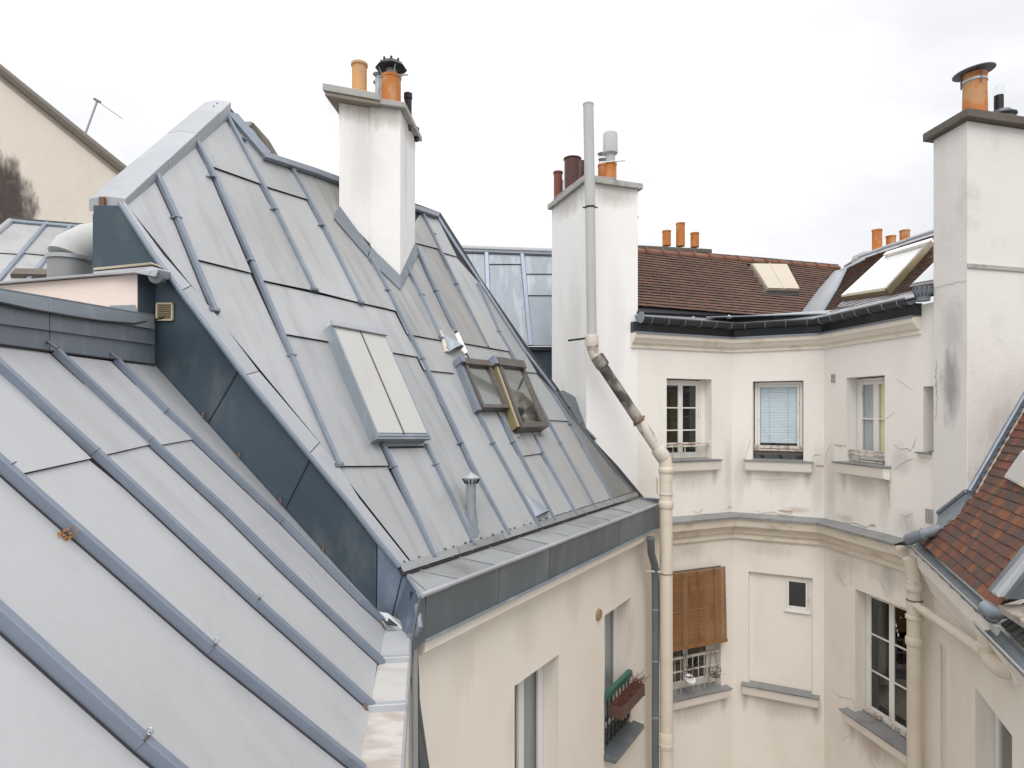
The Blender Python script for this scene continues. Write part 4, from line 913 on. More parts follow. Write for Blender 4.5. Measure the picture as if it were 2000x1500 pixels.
FR = thing('far_zinc_roof_house', 'far left low zinc roof with thin ribs under the sooty beige wall', 'house', at(60, 560, 9.0))
r0, r1 = at(-80, 560, 8.4), at(200, 560, 8.9); t0 = at(-60, 424, 11.4); 
u_ = V((r1.x-r0.x, r1.y-r0.y, 0)).normalized(); 
FRp = Pl(at(60, 548, 8.6), u_, (t0-at(-120, 548, 8.4)))
q = MB(); q.prism([FRp.px(x, y, -.08) for x, y in ((-160, 560), (190, 560), (210, 448), (60, 436), (22, 432), (-60, 500))], FRp.n*.075); fr = q.build('roof', M['deck'], FR)
lines = [[(-90, 560), (18, 434)], [(-8, 560), (46, 493), (92, 438)], [(50, 560), (94, 493), (140, 443)], [(105, 560), (140, 500), (186, 446)]]
import itertools
for i in range(3):
    a, b = lines[i], lines[i+1]; ma, mb_ = lerp2(a[0], a[-1], .52), lerp2(b[0], b[-1], .5)
    for lo, hi2 in (((a[0], b[0]), (ma, mb_)), ((ma, mb_), (a[-1], b[-1]))):
        q = MB(); sheet(q, [FRp.px(*hi2[0]), FRp.px(*hi2[1]), FRp.px(*lo[1]), FRp.px(*lo[0])], FRp.n, .003, .02, .004, (2, 3)); q.build('zinc_panel', M['zincD'], fr)
for l_ in lines: q = MB(); batten(q, FRp, [l_[0], l_[-1]], .08, .05, .05); q.build('batten', M['battenE'], fr)
q = MB(); q.tube([FRp.px(20, 432, .03), FRp.px(60, 436, .03), FRp.px(200, 447, .03)], .04, 10); q.build('ridge_roll', M['batten'], fr, smooth=True)
q = MB(); q.tube([FRp.px(20, 432, .03), FRp.px(-60, 500, .03)], .05, 10); q.build('ridge_roll', M['verge'], fr, smooth=True)
q = MB(); q.prism([FRp.px(x, y, .0) for x, y in ((22, 546), (32, 535), (96, 536), (92, 547))], FRp.n*.08); q.build('hatch', M['capdark'], FR)
q = MB(); bx = FRp.px(60, 560); q.box(V((bx.x-1, bx.y+2.2, -6)), 5.5, 3.5, 13); q.build('wall', M['greywall'], FR)

BW = thing('blind_gable_wall', 'tall blank beige gable wall with a sloping mossy coping and a black soot stain', 'wall', at(60, 600, 13))
f = [at(-420, -150, 13.0), at(0, 142, 13.0), at(236, 333, 13.0), at(300, 385, 13.0), V((at(300, 385, 13).x, 13, -13)), V((at(-420, 0, 13).x, 13, -13))]
q = MB(); q.prism(f, (0, .5, 0)); q.build('wall', M['farwall'], BW)
q = MB(); t = (f[2]-f[1]).normalized(); up = V((-t.z, 0, t.x)); a = f[1]-t*6; b = f[3]
q.prism([a-up*.02, b-up*.02, b+up*.10, a+up*.10], (0, .7, 0)); cpo = q.build('coping', M['capdark'], BW, bevel=.02); cpo.location.y -= .1
q = MB(); q.prism([a-up*.10, b-up*.10, b-up*.021, a-up*.021], (0, .5, 0)); cq = q.build('coping_band', M['soffit'], BW, bevel=.01); cq.location.y -= .04
rr = random.Random(11)
def blob(cx, cy, rx, ry, n=34, j=.22, lean=0):
    out = []
    for k in range(n):
        a_ = 2*math.pi*k/n; f_ = 1+rr.uniform(-j, j); x = math.cos(a_)*rx*f_; y = math.sin(a_)*ry*f_; out.append((cx+x+lean*y, cy+y))
    return out
stain_patch(wallpl((0, 13.0), (1, 0, 0)), (8, 400), .62, 1.15, 'soot', BW, 1., 5, lean=.45, thr=(1.9, 1.25))

AN = thing('antenna', 'thin slanting television antenna mast on the sloping wall top at far left', 'antenna', at(165, 262, 13.2))
q = MB(); q.tube([at(165, 266, 13.2), at(190, 197, 13.2)], .02, 8); q.build('mast', M['steel'], AN, smooth=True)
q = MB(); q.tube([at(187, 195, 13.2), at(237, 230, 13.2)], .009, 6)
for k in range(9):
    c = at(190+k*5.4, 197.5+k*3.8, 13.2); q.tube([c+V((0, -.12, .0)), c+V((.0, .12, 0))], .006, 5)
q.build('boom', M['steel'], AN)
q = MB(); q.tube([at(184, 193, 13.2), at(196, 200, 13.2)], .025, 8); q.build('clamp', M['rust'], AN)

# ================================================================== blue zinc mansard behind
ZM = thing('blue_mansard_house', 'blue-grey zinc mansard rising behind the big roof, left of the white chimney', 'house', at(1000, 800, 15))
FZ = Pl(at(990, 680, 13.9), (1, .03, 0), (0, .34, .94))
q = MB(); q.prism([FZ.px(x, y, -.3) for x, y in ((800, 490), (1110, 500), (1110, 676), (800, 676))], FZ.n*.29); zr = q.build('roof', M['deck'], ZM)
cols = [(842, 482), (950, 487), (1019, 490), (1110, 493)]; colb = [(850, 676), (957, 676), (1036, 676), (1120, 676)]
def fz(i, y):
    t = (y-cols[i][1])/(676-cols[i][1]); return (cols[i][0]+(colb[i][0]-cols[i][0])*t, y)
for i, ys in enumerate(([482, 676], [488, 517, 676], [492, 536, 578, 676])):
    for a, b in zip(ys, ys[1:]):
        q = MB(); sheet(q, [FZ.px(*fz(i, a+.5)), FZ.px(*fz(i+1, a+.5)), FZ.px(*fz(i+1, b)), FZ.px(*fz(i, b))], FZ.n, .004, .03, .005, (2, 3)); q.build('zinc_panel', M['zincF'], zr)
for i in (1, 2): q = MB(); batten(q, FZ, [fz(i, 486), fz(i, 676)], .12, .08, .06); q.build('batten', M['battenE'], zr)
q = MB(); q.tube([FZ.px(800, 481, .02), FZ.px(1110, 492, .02)], .07, 10); q.build('ridge_roll', M['verge'], zr, smooth=True)
q = MB(); q.tube([FZ.px(800, 487, .02), FZ.px(1110, 498, .02)], .05, 10); q.build('ridge_flashing', M['ridgeblue'], zr, smooth=True)
q = MB(); a, b = FZ.px(1020, 677, .1), FZ.px(1115, 677, .1); q.prism([a, b, b+V((0, 0, -.09)), a+V((0, 0, -.09))], (0, .4, 0)); q.build('ledge', M['black'], ZM, bevel=.01)
q = MB(); a, b = at(1000, 686, 13.95), at(1120, 686, 13.95); q.prism([a, b, V((b.x, b.y, -12)), V((a.x, a.y, -12))], (0, 1.2, 0)); q.build('wall', M['cheek'], ZM)
q = MB(); a, b = at(760, 690, 14.2), at(1110, 690, 14.2); q.prism([V((a.x, a.y, 1)), V((b.x, b.y, 1)), V((b.x, b.y, -12)), V((a.x, a.y, -12))], (0, 1.2, 0)); q.build('wall', M['greywall'], ZM)
# ================================================================== the concave courtyard house
CH2 = thing('courtyard_house', 'cream three-sided concave courtyard front with brown tiled roofs, cracked plaster and black gutter', 'house', V((4, 12.5, -13)))
def oprect(pl, tl, tr, yb, x_b=None):
    a0, zt = pl.uv(*tl); a1, _ = pl.uv(*tr); zb = pl.uv(x_b if x_b else tl[0], yb)[1]; return [a0, a1, zb, zt]
LB = [BL.uv(1246, 700)[0], (S[1]-S[0]).length]
# openings
oL1 = oprect(BL, (1302, 738), (1390, 741), 897, 1390); oL1[3] = BL.uv(1390, 741)[1]
oL2 = oprect(BL, (1300, 1118), (1408, 1112), 1340, 1408); oL2[3] = BL.uv(1400, 1112)[1]
oM1 = oprect(BM, (1470, 745), (1569, 742), 898, 1475); oM2 = oprect(BM, (1462, 1116), (1587, 1128), 1334, 1466)
oR1 = oprect(BR, (1653, 738), (1728, 733), 903, 1660); oR2 = oprect(BR, (1670, 1150), (1773, 1190), 1405, 1690)
oR3 = oprect(BR, (1803, 755), (1850, 752), 884, 1815)
lenL, lenM, lenR = [(S[i+1]-S[i]).length for i in range(3)]
def facade(pl, a0, a1, ups, downs, nm='wall'):
    q = MB(); wall_open(q, pl, a0, a1, -1.95, 1.6, ups); q.build(nm, M['creamB'], CH2)
    q = MB(); wall_open(q, pl, a0, a1, -13, -1.953, downs); q.build(nm, M['cream'], CH2)
facade(BL, .0, lenL, [tuple(oL1)], [tuple(oL2)]); facade(BM, 0, lenM, [tuple(oM1)], [tuple(oM2)]); facade(BR, 0, lenR+.1, [tuple(oR1), (oR3[0], oR3[1], oR3[2], oR3[3])], [tuple(oR2)])
path = [S[0]+(S[0]-S[1]).normalized()*-.0, S[1], S[2], S[3]]
SE = S[3]+(S[2]-S[3]).normalized()*.24
pathU = [BL.P(BL.uv(1232, 650)[0], 0)] + path[1:3] + [SE]
q = MB(); sweep(q, pathU, [(-.001, 1.16), (.03, 1.16), (.035, 1.19), (.015, 1.2), (.02, 1.225), (.07, 1.25), (.11, 1.31), (.14, 1.33), (.15, 1.36), (.16, 1.42), (-.001, 1.42)]); q.build('cornice', M['cornicetop'], CH2, bevel=.003)
q = MB(); sweep(q, pathU, [(-.001, 1.424), (.175, 1.422), (.178, 1.405), (.172, 1.405), (.165, 1.44), (-.001, 1.445)]); q.build('cornice_flashing', M['ridgeblue'], CH2)
q = MB(); sweep(q, pathU, [(-.01, 1.447), (.07, 1.447), (.10, 1.62), (-.01, 1.62)]); q.build('gutter_board', M['gutterblack'], CH2)
gp = [(.19+.10*math.cos(a_), 1.675+.10*math.sin(a_)) for a_ in [math.pi*(1+k/8) for k in range(9)]]
gpi = [(.19+.09*math.cos(a_), 1.68+.09*math.sin(a_)) for a_ in [math.pi*(2-k/8) for k in range(9)]]
pathG = [BL.P(BL.uv(1240, 640)[0], 0)] + path[1:3] + [SE]
q = MB(); sweep(q, pathG, gp+gpi); q.build('gutter', M['gutterblack'], CH2, smooth=True)
q = MB(); q.tube([V((*p, 1.69)) for p in miter(pathG, .288)], .010, 8); q.build('gutter_bead', M['fascia'], CH2, smooth=True)
q = MB(); g = V((*miter(pathG, .19)[0], 1.685)); q.lathe(g, [(.103, 0), (.103, .01)], 16, V((-.9135, -.4067, 0))); q.build('gutter_end', M['zincF'], CH2)
# straps round the gutter
pm = [V((*p, 0)) for p in miter(pathG, .19)]
for i, n_ in ((0, 6), (1, 4), (2, 7)):
    for k in range(n_):
        c = pm[i].lerp(pm[i+1], (k+.5)/n_); u = (pm[i+1]-pm[i]).normalized(); nn = V((u.y, -u.x, 0))
        q = MB(); q.tube([c+nn*(.103*math.cos(a_))+V((0, 0, 1.675+.103*math.sin(a_))) for a_ in [math.pi*(1+j/10) for j in range(11)]], .006, 6)
        q.build('gutter_strap', M['steel'], CH2, smooth=True)
# lower cornice
pathL = [BL.P(BL.uv(1296, 1000)[0], 0)] + path[1:3] + [BR.P(BR.uv(1776, 1060)[0], 0)]
q = MB(); sweep(q, pathL, [(-.001, -2.44), (.05, -2.44), (.055, -2.41), (.03, -2.395), (.035, -2.35), (.075, -2.325), (.08, -2.30), (.10, -2.25), (.16, -2.2), (.20, -2.18), (.21, -2.12), (.225, -2.05), (.24, -2.03), (-.001, -2.03)]); q.build('cornice', M['cornice'], CH2, bevel=.003)
# its zinc cover in separate sheets
def sweep_part(pathx, t0, t1, i, prof):
    a, b = pathx[i], pathx[i+1]; cols_ = []
    A = [miter(pathx, d)[i] for d, z in prof]; B = [miter(pathx, d)[i+1] for d, z in prof]
    q = MB(); q.loft([[V((*A[k].lerp(B[k], t), prof[k][1])) for k in range(len(prof))] for t in (t0, t1)]); return q
for i, cuts in ((0, [0, .45, 1]), (1, [0, .33, .68, 1]), (2, [0, .2, .42, .62, .82, 1])):
    for j, (a, b) in enumerate(zip(cuts, cuts[1:])):
        dz = .003*(j % 2)
        sweep_part(pathL, a+.002, b+(.02 if b < 1 else 0), i, [(-.001, -1.95+dz), (.25, -2.0+dz), (.255, -2.03), (.262, -2.03), (.262, -1.993+dz), (-.001, -1.942+dz)]).build('cornice_zinc', M['gutterfloor'], CH2)
# windows
wA1 = casement(BL, oL1[0]+.01, oL1[1]-.10, oL1[2]+.02, oL1[3]-.02, -.2, CH2, rows=3)
q = MB(); q.pbox(BL, oL1[1]-.099, oL1[1]-.001, oL1[2]+.005, oL1[3]-.005, -.26, -.19); q.build('window_post', M['cream'], CH2)
def railbar(pl, o, z, n=2, h=-.06, m='woodpeel', dz=.05):
    q = MB()
    for k in range(n): q.pbox(pl, o[0]+.01, o[1]-.01, z-k*dz, z-k*dz+.035, h-.045+.01*k, h+.01*k)
    q.build('rail', M[m], CH2, bevel=.006)
zr1 = BL.uv(1350, 868)[1]; railbar(BL, oL1, zr1)
q = MB()
for k in range(3): q.pbox(BL, oL1[0]+.2+k*.28, oL1[0]+.215+k*.28, oL1[2]+.03, zr1-.05, -.09, -.075)
q.build('rail_baluster', M['woodpeel'], CH2)
sill(BL, oL1[0]-.08, oL1[1]+.16, oL1[2], CH2, m='cream')
# glow of a lampshade inside
q = MB(); q.pbox(BL, oL1[0]+.12, oL1[0]+.6, oL1[2]+.46, oL1[2]+.56, -.6, -.5); q.lathe(BL.P(oL1[0]+.55, oL1[2]+.55, -.5), [(.1, 0), (.05, .14)], 14); q.build('lampshade', M['orange'], wA1, smooth=True)
# middle window with the blue slatted blind
wB1 = casement(BM, oM1[0]+.02, oM1[1]-.02, oM1[2]+.10, oM1[3]-.015, -.16, CH2, rows=1, cols=1, gm='glass', st=.04, fr=.05)
b0, b1 = oM1[0]+.115, oM1[1]-.115; zz0, zz1 = BM.uv(1478, 862)[1]-.03, oM1[3]-.12; n_ = 36
bl_ = None
q = MB(); q.pbox(BM, b0, b1, zz1, zz1+.03, -.235, -.21); bl_ = q.build('blind_head', M['blind'], wB1)
q = MB()
for k in range(n_):
    z = zz0+(zz1-zz0)*k/n_; t_ = .012+.003*math.sin(k*1.9); q.prism([BM.P(b0, z, -.222), BM.P(b1, z, -.222), BM.P(b1, z+t_+.014, -.232), BM.P(b0, z+t_+.014, -.232)], BM.n*.0015)
o = q.build('blind_slat', M['blind'], wB1); o['kind'] = 'stuff'
q = MB()
for t_ in (.25, .75): q.pbox(BM, b0+(b1-b0)*t_, b0+(b1-b0)*t_+.004, zz0, zz1, -.214, -.211)
q.build('blind_cord', M['steel'], wB1)
q = MB(); q.pbox(BM, b0, b1, zz0, zz1, -.240, -.237); q.build('blind_backing', M['blind'], wB1)
q = MB(); zq = BM.uv(1478, 880)[1]
q.pbox(BM, oM1[0]+.01, oM1[1]-.01, zq+.045, zq+.10, -.10, -.04); q.pbox(BM, oM1[0]+.01, oM1[1]-.01, zq, zq+.03, -.095, -.05); q.build('rail', M['woodpeel'], CH2, bevel=.006)
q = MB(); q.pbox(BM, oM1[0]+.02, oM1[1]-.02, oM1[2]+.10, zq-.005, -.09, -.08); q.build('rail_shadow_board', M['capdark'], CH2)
q = MB(); q.pbox(BM, oM1[0]+.02, oM1[1]-.02, oM1[2]+.0, oM1[2]+.098, -.16, -.12); q.build('window_base', M['glassdark'], CH2)
sill(BM, oM1[0]-.15, oM1[1]+.17, oM1[2], CH2, m='cream', proj=.14)
# right window with curtains
wC1 = casement(BR, oR1[0]+.015, oR1[1]-.01, oR1[2]+.05, oR1[3]-.02, -.2, CH2, rows=2, gm='glass', st=.055, fr=.05, roomh=0)
mid = (oR1[0]+oR1[1])/2
curtain(BR, oR1[0]+.09, mid-.05, oR1[2]+.1, oR1[3]-.08, -.262, wC1, 'curtain', 4, .012)
curtain(BR, mid+.04, oR1[1]-.04, oR1[2]+.12, oR1[3]-.06, -.255, wC1, 'yellow', 2, .005)
railbar(BR, [oR1[0]+.0, oR1[1]], BR.uv(1700, 885)[1], 2, -.03, 'woodpeel', .065)
q = MB(); q.pbox(BR, oR1[0]+.25, oR1[0]+.27, oR1[2]+.03, BR.uv(1700, 885)[1], -.06, -.04); q.pbox(BR, oR1[0]+.1, oR1[1]-.1, oR1[2]+.03, oR1[2]+.055, -.06, -.04); q.build('rail_baluster', M['woodpeel'], CH2)
sill(BR, oR1[0]-.17, oR1[1]+.14, oR1[2], CH2, m='cream', proj=.15)
# far right narrow opening
casement(BR, oR3[0]+.06, oR3[1]-.01, oR3[2], oR3[3]-.01, -.3, CH2, rows=2, gm='glassdark')
sill(BR, oR3[0]-.08, BR.uv(1824, 880)[0]-.03, oR3[2], CH2, proj=.06, blockh=.04)
# wall ventilator
q = MB(); p = BR.uv(1628, 739); q.pbox(BR, p[0]-.055, p[0]+.055, p[1]-.075, p[1]+.075, 0, .012)
for k in range(3): q.pbox(BR, p[0]-.042+k*.03, p[0]-.03+k*.03, p[1]-.06, p[1]+.05, .012, .02)
q.build('wall_vent', M['cap'], CH2)
q = MB(); p = BR.uv(1819, 1008); q.pbox(BR, p[0]-.1, p[0]+.05, p[1]-.1, p[1]+.1, 0, .012)
for k in range(3): q.pbox(BR, p[0]-.085+k*.04, p[0]-.07+k*.04, p[1]-.09, p[1]+.09, .012, .02)
q.build('wall_vent', M['cap'], CH2)
# lower left: window behind a bamboo blind
wA2 = casement(BL, oL2[0]+.01, oL2[1]-.10, oL2[2]+.03, oL2[3]-.02, -.18, CH2, rows=3, gm='glassdark')
q = MB(); q.pbox(BL, oL2[1]-.099, oL2[1]-.001, oL2[2]+.005, oL2[3]-.005, -.24, -.17); q.build('window_post', M['cream'], CH2)
sill(BL, oL2[0]-.05, oL2[1]+.14, oL2[2], CH2, m='cream', proj=.15)
BBl = thing('bamboo_blind', 'brown bamboo roll blind hanging over the lower left courtyard window', 'blind', BL.P(.9, -4, .1))
s0b, s1b = BL.uv(1292, 1150, .12)[0], BL.uv(1418, 1150, .12)[0]; zt_, zb_ = BL.uv(1405, 1108, .12)[1], BL.uv(1418, 1250, .20)[1]
n_ = 62; slm = None
def bb(s, k): f_ = k/n_; return BL.P(s, zt_+(zb_-zt_)*f_, .10+.045*f_)
for k in range(n_):
    q = MB(); wv_ = .004*math.sin(k*2.3); q.prism([bb(s0b, k+.12), bb(s1b+wv_, k+.12), bb(s1b+wv_, k+.88), bb(s0b, k+.88)], BL.n*.004); q.build('slat', M['bamboo'], BBl)
q = MB(); q.prism([bb(s0b, n_), bb(s1b, n_), bb(s1b, n_+2.4), bb(s0b, n_+2.4)], BL.n*.02); q.build('bottom_rail', M['bamboo'], BBl)
q = MB()
for t_ in (.06, .3, .55, .8, .97):
    s = s0b+(s1b-s0b)*t_; q.prism([bb(s, 0)+BL.n*.005, bb(s+.012, 0)+BL.n*.005, bb(s+.012, n_)+BL.n*.005, bb(s, n_)+BL.n*.005], BL.n*.002)
q.build('blind_tape', M['twig'], BBl)
q = MB(); q.tube([bb(s0b, -.6), bb(s1b-.12, -.6)], .014, 8); q.build('head_rail', M['capdark'], BBl)
# wire rail with hanging pot rings
zq1, zq2, zq3 = BL.uv(1380, 1277)[1], BL.uv(1380, 1303)[1], BL.uv(1380, 1322)[1]
q = MB(); q.pbox(BL, oL2[0], oL2[1]-.02, zq1-.02, zq1+.03, -.06, -.02); q.build('rail', M['woodpeel'], CH2, bevel=.006)
q = MB(); q.pbox(BL, oL2[0], oL2[1]-.02, zq2-.01, zq2+.012, -.055, -.03); q.pbox(BL, oL2[0], oL2[1]-.02, zq3-.008, zq3+.008, -.055, -.03)
for k in range(9): s = oL2[0]+.1+k*(oL2[1]-oL2[0]-.2)/8; q.pbox(BL, s, s+.012, oL2[2]+.02, zq1, -.05, -.035)
q.build('rail_bars', M['woodpeel'], CH2)
def potring(px, py, nm, lab, dish=True):
    c = BL.px(px, py, .10); t_ = thing(nm, lab, 'pot holder', c)
    q = MB()
    for r, z in ((.12, .10), (.09, -.02)):
        q.tube([c+V((math.cos(2*math.pi*i/16)*r, math.sin(2*math.pi*i/16)*r, z)) for i in range(17)], .005, 6)
    for i in range(8): a_ = 2*math.pi*i/8; q.tube([c+V((math.cos(a_)*.12, math.sin(a_)*.12, .10)), c+V((math.cos(a_)*.09, math.sin(a_)*.09, -.02)), c+V((0, 0, -.05))], .004, 5)
    for dx in (-.08, .08): q.tube([c+V((dx, .06, .1)), c+V((dx*.3, .12, .42))], .004, 5)
    q.build('wire_ring', M['black'], t_)
    if dish: q = MB(); q.lathe(c+V((0, 0, -.10)), [(.04, 0), (.10, .035), (.105, .05), (.09, .045), (.001, .02)], 20, (.2, -.5, .8)); q.build('dish', M['plasticwhite'], t_, smooth=True)
    else:
        q = MB(); rr2 = random.Random(9)
        for k in range(30): q.tube([c+V((0, 0, -.02)), c+V((rr2.gauss(0, .06), rr2.gauss(0, .05), rr2.uniform(0, .12)))], .003, 4)
        q.build('dead_plant', M['twig'], t_)
potring(1346, 1318, 'pot_holder', 'wire pot ring holding a white dish on the rail under the bamboo blind')
potring(1396, 1318, 'pot_holder', 'wire pot ring with a dark dried plant at the right end of the blind rail', False)
# middle niche, bricked up, with a small window
aN, bN, zN0, zN1 = oM2; zt2 = BM.uv(1587, 1128)[1]
sw0, zw1 = BM.uv(1533, 1127, -.07); sw1, _ = BM.uv(1582, 1132, -.07); zw0 = BM.uv(1533, 1190, -.07)[1]
q = MB(); NP = Pl(BM.P(0, 0, -.07), BM.u, BM.v); wall_open(q, NP, aN+.001, bN-.001, zN0+.001, zN1-.001, [(sw0, sw1, zw0, zw1)], .2); q.build('niche_infill', M['cream'], CH2)
wn_ = casement(NP, sw0+.002, sw1-.002, zw0+.002, zw1-.002, .012, CH2, rows=1, cols=1, gm='glassdark', fr=.03, st=.035)
q = MB(); q.pbox(NP, sw0-.01, sw1+.01, zw0-.03, zw0+.0, .0, .04); q.build('sill', M['woodpaint'], CH2, bevel=.004)
sill(BM, aN-.12, bN+.12, zN0, CH2, m='cream', proj=.15, inner=-.06)
# lower right tall dark window
wC2 = casement(BR, oR2[0]+.015, oR2[1]-.01, oR2[2]+.03, oR2[3]-.02, -.2, CH2, rows=3, gm='glassdark', st=.05)
sill(BR, oR2[0]-.18, oR2[1]+.2, oR2[2], CH2, m='cream', proj=.16)
q = MB(); rr = random.Random(2)
for k in range(40): s = oR2[0]+(oR2[1]-oR2[0])*rr.random(); q.pbox(BR, s, s+rr.uniform(.02, .08), oR2[2]+.03+rr.uniform(0, .05), oR2[2]+.05+rr.uniform(.01, .06), -.19, -.15+rr.uniform(0, .02))
q.build('peeling_rail', M['woodpeel'], CH2)['kind'] = 'stuff'
# torn paper in a dark pane
q = MB()
for (x, y, r_) in ((1744, 1212, .05), (1748, 1222, .035), (1752, 1240, .03), (1757, 1206, .015), (1750, 1232, .02)):
    u, v = BR.uv(x, y, -.2); pts = []
    for k in range(9): a_ = 2*math.pi*k/9; f_ = r_*rr.uniform(.5, 1.2); pts.append(BR.P(u+math.cos(a_)*f_*.5, v+math.sin(a_)*f_*1.3, -.222))
    q.prism(pts, BR.n*.002)
q.build('torn_paper', M['plasticwhite'], wC2)
# cracks and bare plaster
CR = [(BM, [(1444, 905), (1455, 893), (1463, 870), (1466, 858)], .010), (BM, [(1585, 895), (1592, 888), (1606, 889)], .028), (BR, [(1612, 905), (1616, 880), (1622, 868)], .010), (BR, [(1628, 867), (1640, 871), (1652, 870)], .034),
      (BR, [(1745, 868), (1760, 878), (1772, 876), (1778, 880), (1786, 868), (1790, 853)], .022), (BR, [(1745, 920), (1755, 912), (1768, 901), (1785, 897)], .014), (BR, [(1752, 741), (1768, 752), (1784, 762)], .008),
      (BR, [(1775, 1033), (1770, 1016), (1768, 1008), (1784, 1004)], .014), (BR, [(1768, 1010), (1760, 1004)], .010), (BL, [(1352, 998), (1365, 1002), (1374, 994)], .022), (BL, [(1416, 997), (1424, 990), (1433, 993)], .02),
      (BR, [(1730, 818), (1740, 812), (1748, 804)], .008), (BM, [(1477, 997), (1490, 1003), (1510, 1000), (1530, 1006), (1548, 1003)], .024), (BR, [(1632, 1016), (1650, 1022), (1672, 1022), (1690, 1030), (1712, 1028)], .026), (BR, [(1602, 1008), (1610, 1012)], .035),
      (BM, [(1470, 935), (1500, 938), (1540, 936)], .004), (BR, [(1638, 1118), (1645, 1140), (1656, 1146)], .014), (BR, [(1660, 1100), (1664, 1146)], .006), (BR, [(1625, 1345), (1640, 1362), (1664, 1366), (1672, 1385)], .012), (BR, [(1712, 1120), (1722, 1140), (1734, 1165)], .012),
      (BR, [(1700, 1470), (1702, 1490), (1712, 1500), (1718, 1520)], .014), (BR, [(1645, 1450), (1650, 1440), (1662, 1436)], .010), (BR, [(1740, 908), (1734, 940), (1738, 990)], .004)]
for i, (pl, pts, w) in enumerate(CR): q = MB(); crack(q, pl, pts, w, .002, i); q.build('crack', M['crack'], CH2)['kind'] = 'stuff'
for pl_, o_ in ((BL, oL1), (BM, oM1), (BR, oR1), (BL, oL2), (BM, oM2), (BR, oR2)):
    w_ = o_[1]-o_[0]; stain_patch(pl_, (o_[0]+o_[1])/2, w_*.5, .26, 'drip', CH2, .16, 9, z=o_[2]-.36, stretch=.2)
    stain_patch(pl_, o_[1]+.07, .09, .28, 'drip', CH2, .22, 9, z=o_[2]-.30, stretch=.2); stain_patch(pl_, o_[0]-.07, .08, .28, 'drip', CH2, .18, 9, z=o_[2]-.32, stretch=.2)
for pl_, xx, ln_ in ((BL, lenL-.1, .35), (BM, .12, .3), (BM, lenM-.1, .3), (BR, .2, .4), (BR, 1.5, .5)): stain_patch(pl_, xx, .16, .8, 'drip', CH2, .14, 6, z=-1.2, stretch=.2)
for pl_, xx in ((BL, 1.2), (BM, .7), (BR, .7), (BR, 1.6)): stain_patch(pl_, xx, .6, .22, 'drip', CH2, .15, 7, z=-2.6)
for p_, c_, a, b, m_, am in ((BR, (1735, 1130), .18, .45, 'drip2', .3), (BR, (1640, 1120), .25, .3, 'drip2', .22), (BR, (1760, 900), .3, .3, 'drip2', .25), (BR, (1700, 1450), .4, .5, 'rawplaster', .35), (BR, (1770, 1025), .3, .25, 'drip2', .3), (BM, (1560, 996), .3, .07, 'rawplaster', .5), (BR, (1650, 1012), .3, .08, 'rawplaster', .45)):
    stain_patch(p_, c_, a, b, m_, CH2, am*.55, 8)
rr = random.Random(21)
def patch(pl, x, y, rx, ry, m='peel', n=16, h=.002):
    u, v = pl.uv(x, y); q = MB(); pts = []
    for k in range(n): a_ = 2*math.pi*k/n; f_ = rr.uniform(.55, 1.15); pts.append(pl.P(u+math.cos(a_)*rx*f_, v+math.sin(a_)*ry*f_, h))
    q.prism(pts, pl.n*.001); return q.build('bare_patch', M[m], CH2)
patch(BM, 1535, 999, .16, .028); patch(BR, 1704, 1026, .10, .02); patch(BM, 1602, 910, .09, .025); patch(BR, 1800, 975+60, .05, .03)

# ---- tiled roofs over the front
H1o = V((2.27, 11.6, 1.86)); u1 = V((.9135, .4067, 0)).normalized(); t1 = 1.05; cc, ss = math.cos(math.atan(t1)), math.sin(math.atan(t1))
H1 = Pl(H1o, u1, (-u1.y*cc, u1.x*cc, ss))
u2 = V((.166, -.986, 0)).normalized(); t2 = .6; cc, ss = math.cos(math.atan(t2)), math.sin(math.atan(t2))
H2 = Pl((5.72, 11.73, 1.7), u2, (-u2.y*cc, u2.x*cc, ss))
def pip(p, poly):
    x, y = p; c = False
    for i in range(len(poly)):
        (x1, y1), (x2, y2) = poly[i-1], poly[i]
        if (y1 > y) != (y2 > y) and x < (x2-x1)*(y-y1)/(y2-y1)+x1: c = not c
    return c
def tiles_joined(pl, polypx, w, ex, name, m, parent, seed, jit=.0012, holes=()):
    poly = [pl.uv(*p) for p in polypx]; us = [p[0] for p in poly]; vs_ = [p[1] for p in poly]; r_ = random.Random(seed); vmin = .03
    hl = [[pl.uv(*p) for p in h_] for h_ in holes]
    q = MB(); k = 0; v = min(vs_)
    while v < max(vs_):
        u = min(us)-w+(w/2 if k % 2 else 0)
        while u < max(us):
            if v >= vmin and pip((u+w/2, v+ex/2), poly) and not any(pip((u+w/2, v+ex/2), h_) for h_ in hl):
                j = r_.uniform(-jit, jit); hh = .056+r_.uniform(-.002, .003); n0 = len(q.f)
                q.prism([pl.P(u+.002, v+j, hh-.014), pl.P(u+w-.002, v+j+r_.uniform(-.003, .003), hh-.014), pl.P(u+w-.002, v+ex*1.9, .004), pl.P(u+.002, v+ex*1.9, .004)], pl.n*.016)
                q.tint += [r_.random()]*(len(q.f)-n0)
            u += w
        v += ex; k += 1
    o = q.build(name, M[m], parent); o['kind'] = 'stuff'; return o
P1 = [(1240, 618), (1240, 494), (1300, 496), (1400, 503), (1500, 511), (1634, 523), (1598, 566), (1552, 628)]
q = MB(); q.prism([H1.px(x, y, -.1) for x, y in P1], H1.n*.1); h1 = q.build('roof', M['deck'], CH2)
hole1 = [(1458, 520), (1538, 521), (1560, 580), (1494, 578)]
tiles_joined(H1, P1, .105, .092, 'tile_field', 'tileH', h1, 3, holes=[hole1])
P2 = [(1597, 622), (1643, 566), (1652, 526), (1680, 508), (1760, 482), (1827, 463), (1827, 577), (1740, 606)]
hole2 = [(1655, 594), (1740, 508), (1850, 470), (1850, 540), (1768, 584), (1740, 590)]
